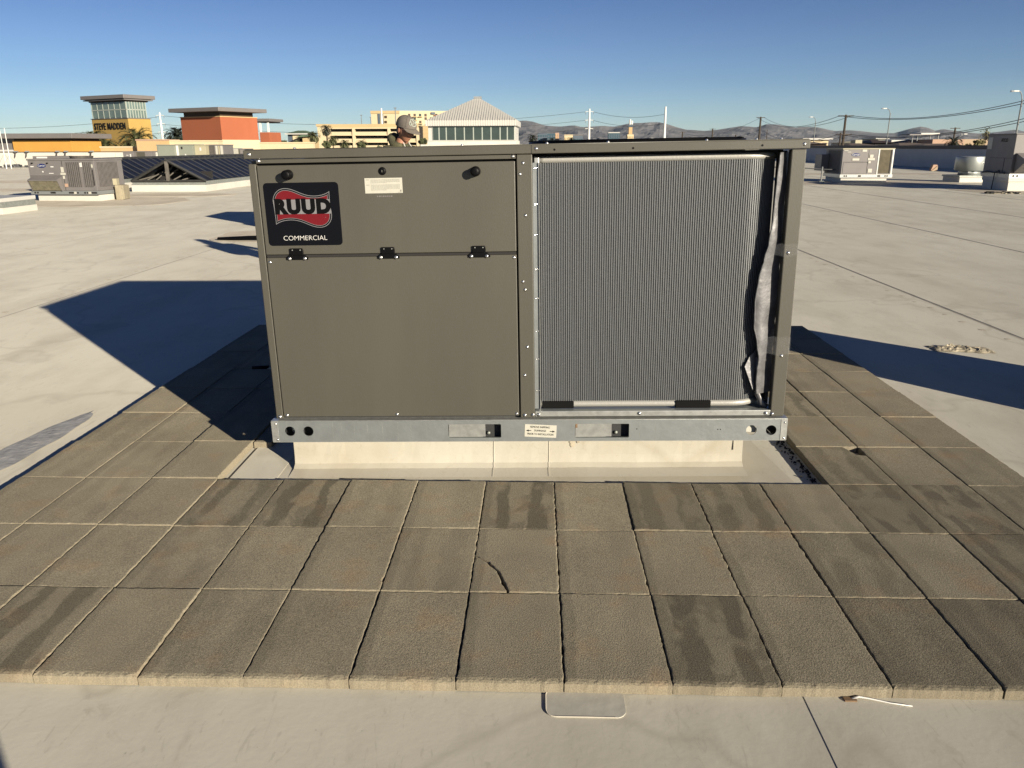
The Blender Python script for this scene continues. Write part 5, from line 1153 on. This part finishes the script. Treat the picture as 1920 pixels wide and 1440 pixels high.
def house(u0, u1, ve, vr, Y, wm, rm, label, flat=False, d=9, group='low houses beyond the shaded parapet', extra=None):
    x0, x1 = X_(u0, Y, 265), X_(u1, Y, 265); w_ = x1-x0; ze, zr = Z_(ve, Y, (u0+u1)/2), Z_(vr, Y, (u0+u1)/2); t = thing('house', label, 'house', (x0, Y, GZ), group=group)
    B('wall', wm, t, .3, w_-.3, 0, d, 0, ze-GZ)
    if flat: B('roof', rm, t, -.4, w_+.4, -.6, d+.6, ze-GZ, zr-GZ)
    else: h0, h1 = ze-GZ, zr-GZ; MB().add([(-.4, -.6, h0), (w_+.4, -.6, h0), (w_+.4, d+.6, h0), (-.4, d+.6, h0), (w_*.3, d/2, h1), (w_*.7, d/2, h1)], [(0, 1, 5, 4), (1, 2, 5), (2, 3, 4, 5), (3, 0, 4), (3, 2, 1, 0)]).build('roof', rm, t)
    for i in range(3):
        if ze-GZ > 2: B('window', 'hole', t, w_*(.12+.3*i), w_*(.28+.3*i), -.08, 0, (ze-GZ)*.72, (ze-GZ)*.92)
    return t
house(1507, 1556, 262, 259.2, 170, 'beigelt', 'whitemetal', 'flat-roofed house with white fascia right of the taupe unit', True)
house(1518, 1552, 270, 266, 130, 'pinkb', 'brownroof', 'small pink-walled house in front of the white-fascia one')
house(1584, 1638, 268, 264.5, 180, 'paper', 'sand', 'pale low house with gable right of the tall utility pole'); house(1598, 1650, 273.5, 268.5, 120, 'tanwall', 'brownroof', 'brown roof ridge directly above the pale grey unit')
t = house(1606, 1609.5, 270, 262.5, 140, 'sand', 'sand', 'narrow yellow chimney block behind the brown ridge', True, d=1)
house(1638, 1675, 268, 262, 150, 'hole', 'brown', 'dark-roofed house behind the second street lamp'); house(1643, 1662, 260.3, 258.7, 190, 'paper', 'whitemetal', 'small white-topped building behind the dark roof', True); house(1673, 1693, 268, 262.5, 160, 'mint', 'whitemetal', 'pale grey-green house right of the dark roof', True)
house(1690, 1772, 275, 267.5, 105, 'tanwall', 'brownroof', 'wide brown-shingled house over the middle of the shaded parapet'); house(1735, 1840, 276, 269, 100, 'pinkb', 'brownroof', 'second wide brown roof toward the tall right-hand unit')
house(1706, 1750, 267.5, 262, 150, 'hole', 'brown', 'dark low house under the white pergola'); house(1750, 1800, 271, 261.2, 145, 'pinkb', 'pinkb', 'flat pink-tan building right of the white pergola', True); house(1800, 1850, 272, 261, 150, 'tanwall', 'tanwall', 'tan flat building behind the yucca', True)
t = thing('pergola', 'white flat pergola roof on thin posts above the dark low house', 'pergola', (X_(1706, 149, 253), 149, GZ)); 
def PX(u): return X_(u, 149, 255)-X_(1706, 149, 255)
zz = Z_(252.3, 149, 1740)-GZ; B('canopy', 'whitemetal', t, PX(1727), PX(1762), 0, 4, zz, zz+.28); B('canopy', 'fascia', t, PX(1706), PX(1727), 0, 4, zz-.1, zz+.1)
for u in (1712, 1721, 1745, 1760): B('post', 'polegrey', t, PX(u), PX(u)+.12, .1, .3, 0, zz)
tree(1835, 1868, 238, 130, 'leafdry', 'sparse bare-looking tree behind the tall right-hand unit', None, 31, 420, sparse=1.4, leaf=.12)
tree(1812, 1850, 256, 96, 'leafdry', 'round dusty bush left of the tall right-hand unit', None, 32, 900, leaf=.14)
palm(1788, 268, 95, 1.3, GZ, 'palmdark', 'dark spiky yucca behind the parapet in the right part', None, nf=40, seed=33, trunk=.12)

# ------------------------------------------------------------------ people
def skin(verts, edges, root=0, sub=2):
    me = bpy.data.meshes.new('t'); me.from_pydata([v[:3] for v in verts], edges, []); o = bpy.data.objects.new('t', me); COL.objects.link(o)
    md = o.modifiers.new('skin', 'SKIN'); md.use_smooth_shade = True
    for i, v in enumerate(verts):
        sv_ = me.skin_vertices[0].data[i]; sv_.radius = (v[3], v[4] if len(v) > 4 else v[3]); sv_.use_root = (i == root)
    sb = o.modifiers.new('sub', 'SUBSURF'); sb.levels = sub; sb.render_levels = sub
    m_ = tomesh(o, 't'); r_ = ([tuple(v.co) for v in m_.vertices], [tuple(p.vertices) for p in m_.polygons]); bpy.data.objects.remove(o); bpy.data.meshes.remove(me); bpy.data.meshes.remove(m_); return r_
def head_geo(H):
    """H: matrix placing the head; face looks along -Y"""
    vs = []; fs = []; NU, NV = 40, 30
    g_ = lambda x, z, cx, cz, sx, sz: math.exp(-((x-cx)/sx)**2-((z-cz)/sz)**2)
    for j in range(NV+1):
        th = math.pi*j/NV
        for i in range(NU):
            a = 2*math.pi*i/NU; nx, ny, nz = math.sin(th)*math.sin(a), -math.sin(th)*math.cos(a), math.cos(th)
            x, y, z = nx*.077, ny*.098, nz*.118
            low = max(0, -nz); x *= 1-.30*low**1.2; y = y*(1-.28*low) - (.012*low if ny < 0 else -.030*low*0)
            if ny > 0: y *= 1-.25*low
            if ny < -.05:
                y -= .030*g_(x, z, 0, -.022, .013, .020)+.014*g_(x, z, 0, -.002, .011, .028)      # nose
                y -= .008*g_(x, z, 0, .028, .045, .012)                                          # brow
                y += .012*(g_(x, z, .031, .008, .017, .013)+g_(x, z, -.031, .008, .017, .013))      # sockets
                y -= .010*g_(x, z, 0, -.058, .024, .007)+.009*g_(x, z, 0, -.071, .020, .007)      # lips
                y += .004*g_(x, z, 0, -.0645, .026, .0035)
                y -= .013*g_(x, z, 0, -.098, .024, .016)                                         # chin
                y -= .006*(g_(x, z, .045, -.025, .018, .02)+g_(x, z, -.045, -.025, .018, .02))      # cheeks
            vs.append(tuple(H @ Vector((x, y, z))))
    for j in range(NV):
        for i in range(NU): fs.append((j*NU+i, j*NU+(i+1) % NU, (j+1)*NU+(i+1) % NU, (j+1)*NU+i))
    for s_ in (-1, 1):      # ears
        k = len(vs)
        for j in range(9):
            for i in range(10):
                a = 2*math.pi*i/10; th = math.pi*j/8; vs.append(tuple(H @ Vector((s_*(.074+.010*math.cos(th)*1.0+.004), .010+.017*math.sin(th)*math.cos(a), -.006+.030*math.sin(th)*math.sin(a)))))
        for j in range(8):
            for i in range(10): fs.append((k+j*10+i, k+j*10+(i+1) % 10, k+(j+1)*10+(i+1) % 10, k+(j+1)*10+i))
    return vs, fs
def person(label, loc, yaw, head_pitch=0., arms='down', cap=False, top='hoodie', scale=1.0, hood=True):
    t = thing('person', label, 'person', loc, (0, 0, yaw)); t.scale = (scale,)*3
    hp = Vector((0, -.055-.10*math.sin(head_pitch)*.6, 1.615-.03*math.sin(head_pitch)))
    Hm = Matrix.Translation(hp) @ Matrix.Rotation(head_pitch, 4, 'X')
    if arms == 'down': el = [(s*.24, .03, 1.10) for s in (-1, 1)]; wr = [(s*.25, -.05, .86) for s in (-1, 1)]
    elif arms == 'forward': el = [(s*.24, -.10, 1.14) for s in (-1, 1)]; wr = [(s*.13, -.33, 1.19) for s in (-1, 1)]
    else: el = [(s*.22, -.10, 1.22) for s in (-1, 1)]; wr = [(s*.085, -.17, 1.40) for s in (-1, 1)]
    V = [(0, .02, .95, .15, .11), (0, .03, 1.10, .135, .10), (0, .03, 1.28, .12, .085), (0, .02, 1.40, .085, .065), (0, -.0, 1.49, .056), (hp.x, hp.y+.03, hp.z-.05, .055)]
    E_ = [(0, 1), (1, 2), (2, 3), (3, 4), (4, 5)]; nb = 6
    for k, s in enumerate((-1, 1)):
        V += [(s*.15, .02, 1.385, .040), (*el[k], .036), (*wr[k], .028)]; E_ += [(3, nb), (nb, nb+1), (nb+1, nb+2)]; nb += 3
        V += [(s*.095, .02, .86, .088), (s*.11, -.01, .49, .058), (s*.12, .03, .10, .042), (s*.125, -.10, .045, .036)]; E_ += [(0, nb), (nb, nb+1), (nb+1, nb+2), (nb+2, nb+3)]; nb += 4
    mb = MB(); vs, fs = skin(V, E_); mb.add(vs, fs); vs, fs = head_geo(Hm); mb.add(vs, fs)
    for k, s in enumerate((-1, 1)):         # hands: palm, four fingers of different length, thumb
        w = Vector(wr[k]); e = Vector(el[k]); d = (w-e).normalized(); side = d.cross(Vector((0, 0, 1)));  side = side.normalized() if side.length > .2 else Vector((1, 0, 0)); nrm = side.cross(d)
        c = w+d*.045; hv = [(*w, .022, .024), (*(w+d*.03), .030, .016), (*(w+d*.08), .034, .013)]; vs, fs = skin(hv, [(0, 1), (1, 2)], 0, 1); mb.add(vs, fs)
        for q, (o_, L) in enumerate(((-.027, .062), (-.009, .072), (.009, .068), (.026, .054))):
            b0 = w+d*.07+side*o_; cu_ = -nrm; P_ = [b0, b0+d*L*.45+cu_*.004, b0+d*L*.75+cu_*.018, b0+d*L*.92+cu_*.034]
            vs, fs = skin([(*p, .0092-.0008*i) for i, p in enumerate(P_)], [(0, 1), (1, 2), (2, 3)], 0, 1); mb.add(vs, fs)
        b0 = w+d*.025+side*(-s)*-.024; vs, fs = skin([(*b0, .012), (*(b0+d*.028+side*s*.018-nrm*.010), .0105), (*(b0+d*.056+side*s*.020-nrm*.022), .009)], [(0, 1), (1, 2)], 0, 1); mb.add(vs, fs)
    mb.build('body', 'skin', t, smooth=True)
    # clothes
    C1 = [(0, .02, .90, .175, .13), (0, .03, 1.02, .17, .13), (0, .03, 1.16, .165, .125), (0, .025, 1.32, .18, .125), (0, .02, 1.43, .12, .09), (0, .01, 1.475, .078, .074)]; e1 = [(0, 1), (1, 2), (2, 3), (3, 4), (4, 5)]; nb = 6
    for k, s in enumerate((-1, 1)):
        m_ = Vector(el[k]).lerp(Vector(wr[k]), .5); wv = Vector(el[k]).lerp(Vector(wr[k]), .93)
        C1 += [(s*.175, .02, 1.405, .080), (*(Vector((s*.175, .02, 1.405)).lerp(Vector(el[k]), .5)), .070), (*el[k], .062), (*m_, .052), (*wv, .042)]; e1 += [(3, nb), (nb, nb+1), (nb+1, nb+2), (nb+2, nb+3), (nb+3, nb+4)]; nb += 5
    vs, fs = skin(C1, e1); MB().add(vs, fs).build('hoodie', top, t, smooth=True)
    if hood:
        mb = MB()
        ring = [(.082*math.sin(a)*(1.05 if math.cos(a) < 0 else .85), .030-.070*math.cos(a), 1.475+.030*(-math.cos(a))+(.035 if math.cos(a) < -.2 else 0)) for a in [2*math.pi*k/24 for k in range(25)]]
        rad = [.036+.006*max(0, -math.cos(2*math.pi*k/24))+.004*math.sin(k*2.7) for k in range(25)]
        mb.tube(ring, rad, 10, False); mb.build('hood', top, t, smooth=True)
        for s, L in ((-1, .20), (1, .16)): MB().tube([(s*.035, -.075, 1.485), (s*.045, -.118, 1.43), (s*.05, -.128, 1.40-L*.5), (s*.048, -.126, 1.40-L)], .0042, 6).build('drawstring', 'cord', t)
    P1 = [(0, .02, .96, .155, .12), (0, .02, .90, .16, .12)]; e2 = [(0, 1)]; nb = 2
    for s in (-1, 1): P1 += [(s*.095, .02, .80, .100), (s*.11, -.01, .50, .074), (s*.12, .03, .12, .062)]; e2 += [(1, nb), (nb, nb+1), (nb+1, nb+2)]; nb += 3
    vs, fs = skin(P1, e2); MB().add(vs, fs).build('trousers', 'pants', t, smooth=True)
    for s in (-1, 1): vs, fs = skin([(s*.12, .05, .055, .052), (s*.122, -.03, .05, .052), (s*.128, -.13, .038, .040), (s*.12, .035, .13, .052)], [(0, 1), (1, 2), (0, 3)], 0); MB().add(vs, fs).build('boot', 'shoe', t, smooth=True)
    for s in (-1, 1): o = MB().revolve([(.0005, -.011), (.008, -.008), (.0115, 0), (.008, .008), (.0005, .011)], n=12).build('eye', 'cord', t, smooth=True); o.location = Hm @ Vector((s*.031, -.075, .008))
    # hair cap
    vs = []; fs = []
    for j in range(13):
        th = math.pi*.62*j/12
        for i in range(28):
            a = 2*math.pi*i/28; ny = -math.sin(th)*math.cos(a); k = 1.045
            z = math.cos(th); 
            if ny < -.1: z = max(z, .38)
            vs.append(tuple(Hm @ Vector((math.sin(th)*math.sin(a)*.077*k, max(-.098, ny*.098*k)*(1 if ny > -.1 or z < .4 else 1), z*.118*k))))
    for j in range(12):
        for i in range(28): fs.append((j*28+i, j*28+(i+1) % 28, (j+1)*28+(i+1) % 28, (j+1)*28+i))
    MB().add(vs, fs).build('hair', 'hair', t, smooth=True)
    if cap:
        vs = []; fs = []; N1, N2 = 36, 12
        for j in range(N2+1):
            f = j/N2; th = math.pi*.5*f
            for i in range(N1):
                a = 2*math.pi*i/N1; fx, fy = math.sin(a), -math.cos(a); r_ = math.sin(th)**.85
                hgt = .108*math.cos(th)**.9; push = .012 if fy < -.3 else 0
                vs.append(tuple(Hm @ Vector((fx*.091*r_, fy*(.112+push)*r_+.004, .030+.012*fy*f*-1*0+hgt+(.010*(-fy) if f > .8 else 0)))))
        for j in range(N2):
            for i in range(N1): fs.append((j*N1+i, j*N1+(i+1) % N1, (j+1)*N1+(i+1) % N1, (j+1)*N1+i))
        c = MB().add(vs, fs).build('cap', 'hat', t, smooth=True)
        vs = []; fs = []; n1 = 21; n2 = 7
        for j in range(n2):
            f = j/(n2-1)
            for i in range(n1):
                a = R(-62+124*i/(n1-1)); x = .090*math.sin(a)*(1+.02*f); y0 = -.112*math.cos(a); ext = .082*f*math.cos(a*.72)
                z = .040-.020*f-.16*x*x*8*.5-.004
                vs.append((x*(1-.05*f), y0-ext, z)); 
        nn_ = len(vs); vs = vs+[(x, y, z-.005) for x, y, z in vs]
        for j in range(n2-1):
            for i in range(n1-1): q = j*n1+i; fs += [(q, q+1, q+n1+1, q+n1), (nn_+q, nn_+q+n1, nn_+q+n1+1, nn_+q+1)]
        for i in range(n1-1): q = (n2-1)*n1+i; fs.append((q, q+1, nn_+q+1, nn_+q))
        vs = [tuple(Hm @ Vector(v)) for v in vs]; MB().add(vs, fs).build('brim', 'hat', c, smooth=True)
        MB().revolve([(.0005, .006), (.007, .004), (.009, 0)], n=12).build('cap_button', 'hat', c, smooth=True, loc=Hm @ Vector((0, .004, .137)))
        # pale embroidered curls on the front panels
        def surf(al, be):
            th = R(90-be); r_ = math.sin(th)**.85; fx, fy = math.sin(al), -math.cos(al); return Hm @ Vector((fx*.0935*r_, fy*.1265*r_+.004, .031+.110*math.cos(th)**.9))
        mb = MB()
        for (ca, cb, ra, rb_, a0, a1) in ((-.25, 42, .20, 14, 0, 330), (.18, 46, .22, 13, 40, 380), (-.02, 27, .34, 10, 180, 400), (.42, 33, .14, 9, 0, 300), (-.48, 30, .12, 9, 30, 330)):
            mb.tube([surf(ca+ra*math.cos(R(q)), cb+rb_*math.sin(R(q))) for q in range(a0, a1+1, 20)], .0034, 5)
        mb.build('embroidery', 'hatlogo', c, smooth=True)
        for al in (-1.9, -.9, .9, 1.9): MB().tube([surf(al, b_) for b_ in (8, 30, 52, 74, 84)], .0012, 4).build('cap_seam', 'cab', c)
    return t
YM = 6.45; XM = X_(757, YM, 250)
person('man in a grey cap and olive hoodie looking down behind the taupe unit', (XM-.03, YM, 0), R(50), R(18), 'forward', cap=True, scale=1.02)
# photographer outside the picture, and an unseen load added to cast the right-hand shadow
person('photographer standing with the camera just behind the picture\'s viewpoint', (.0, -2.09, 0), R(196), R(10), 'hold', top='pants', scale=.95)
t = thing('shadow_casting_load', 'unseen wrapped load on a pallet, added to cast the shadow at the right', 'pallet', (3.78, 2.20, 0), (0, 0, R(42)))
vs = []; fs = []; NR, NA = 26, 40
for k in range(NR):
    z = .12+1.62*k/(NR-1); wv = .50-.13*(k/(NR-1))+.035*math.sin(z*5.2)
    for i in range(NA):
        a = 2*math.pi*i/NA; c, s_ = math.cos(a), math.sin(a); q = (abs(c)**5+abs(s_)**5)**-.2; q *= 1+.05*noise.noise((c*2, s_*2, z*2.4))
        vs.append((wv*c*q, .30*s_*q, z))
for k in range(NR-1):
    for i in range(NA): fs.append((k*NA+i, k*NA+(i+1) % NA, (k+1)*NA+(i+1) % NA, (k+1)*NA+i))
fs.append(tuple((NR-1)*NA+i for i in range(NA))); MB().add(vs, fs).build('film_wrap', 'black', t, smooth=True)
for y in (-.28, 0, .28): B('pallet_runner', 'crate', t, -.5, .5, y-.04, y+.04, .0, .09)
for i in range(6): B('pallet_board', 'crate', t, -.5+i*.18, -.38+i*.18, -.34, .34, .09, .112)

# ------------------------------------------------------------------ haze over the valley
hm = bpy.data.materials.new('haze'); hm.use_nodes = True; hn = hm.node_tree.nodes; hn.clear()
ho = hn.new('ShaderNodeOutputMaterial'); pv = hn.new('ShaderNodeVolumePrincipled'); pv.inputs['Color'].default_value = (.62, .80, 1, 1); pv.inputs['Density'].default_value = 1.5e-5; pv.inputs['Anisotropy'].default_value = .1
hm.node_tree.links.new(pv.outputs[0], ho.inputs['Volume'])
tag(MB().box(-16500, 16500, -9500, 16500, GZ-1-3, 560).build('haze', hm), kind='stuff')
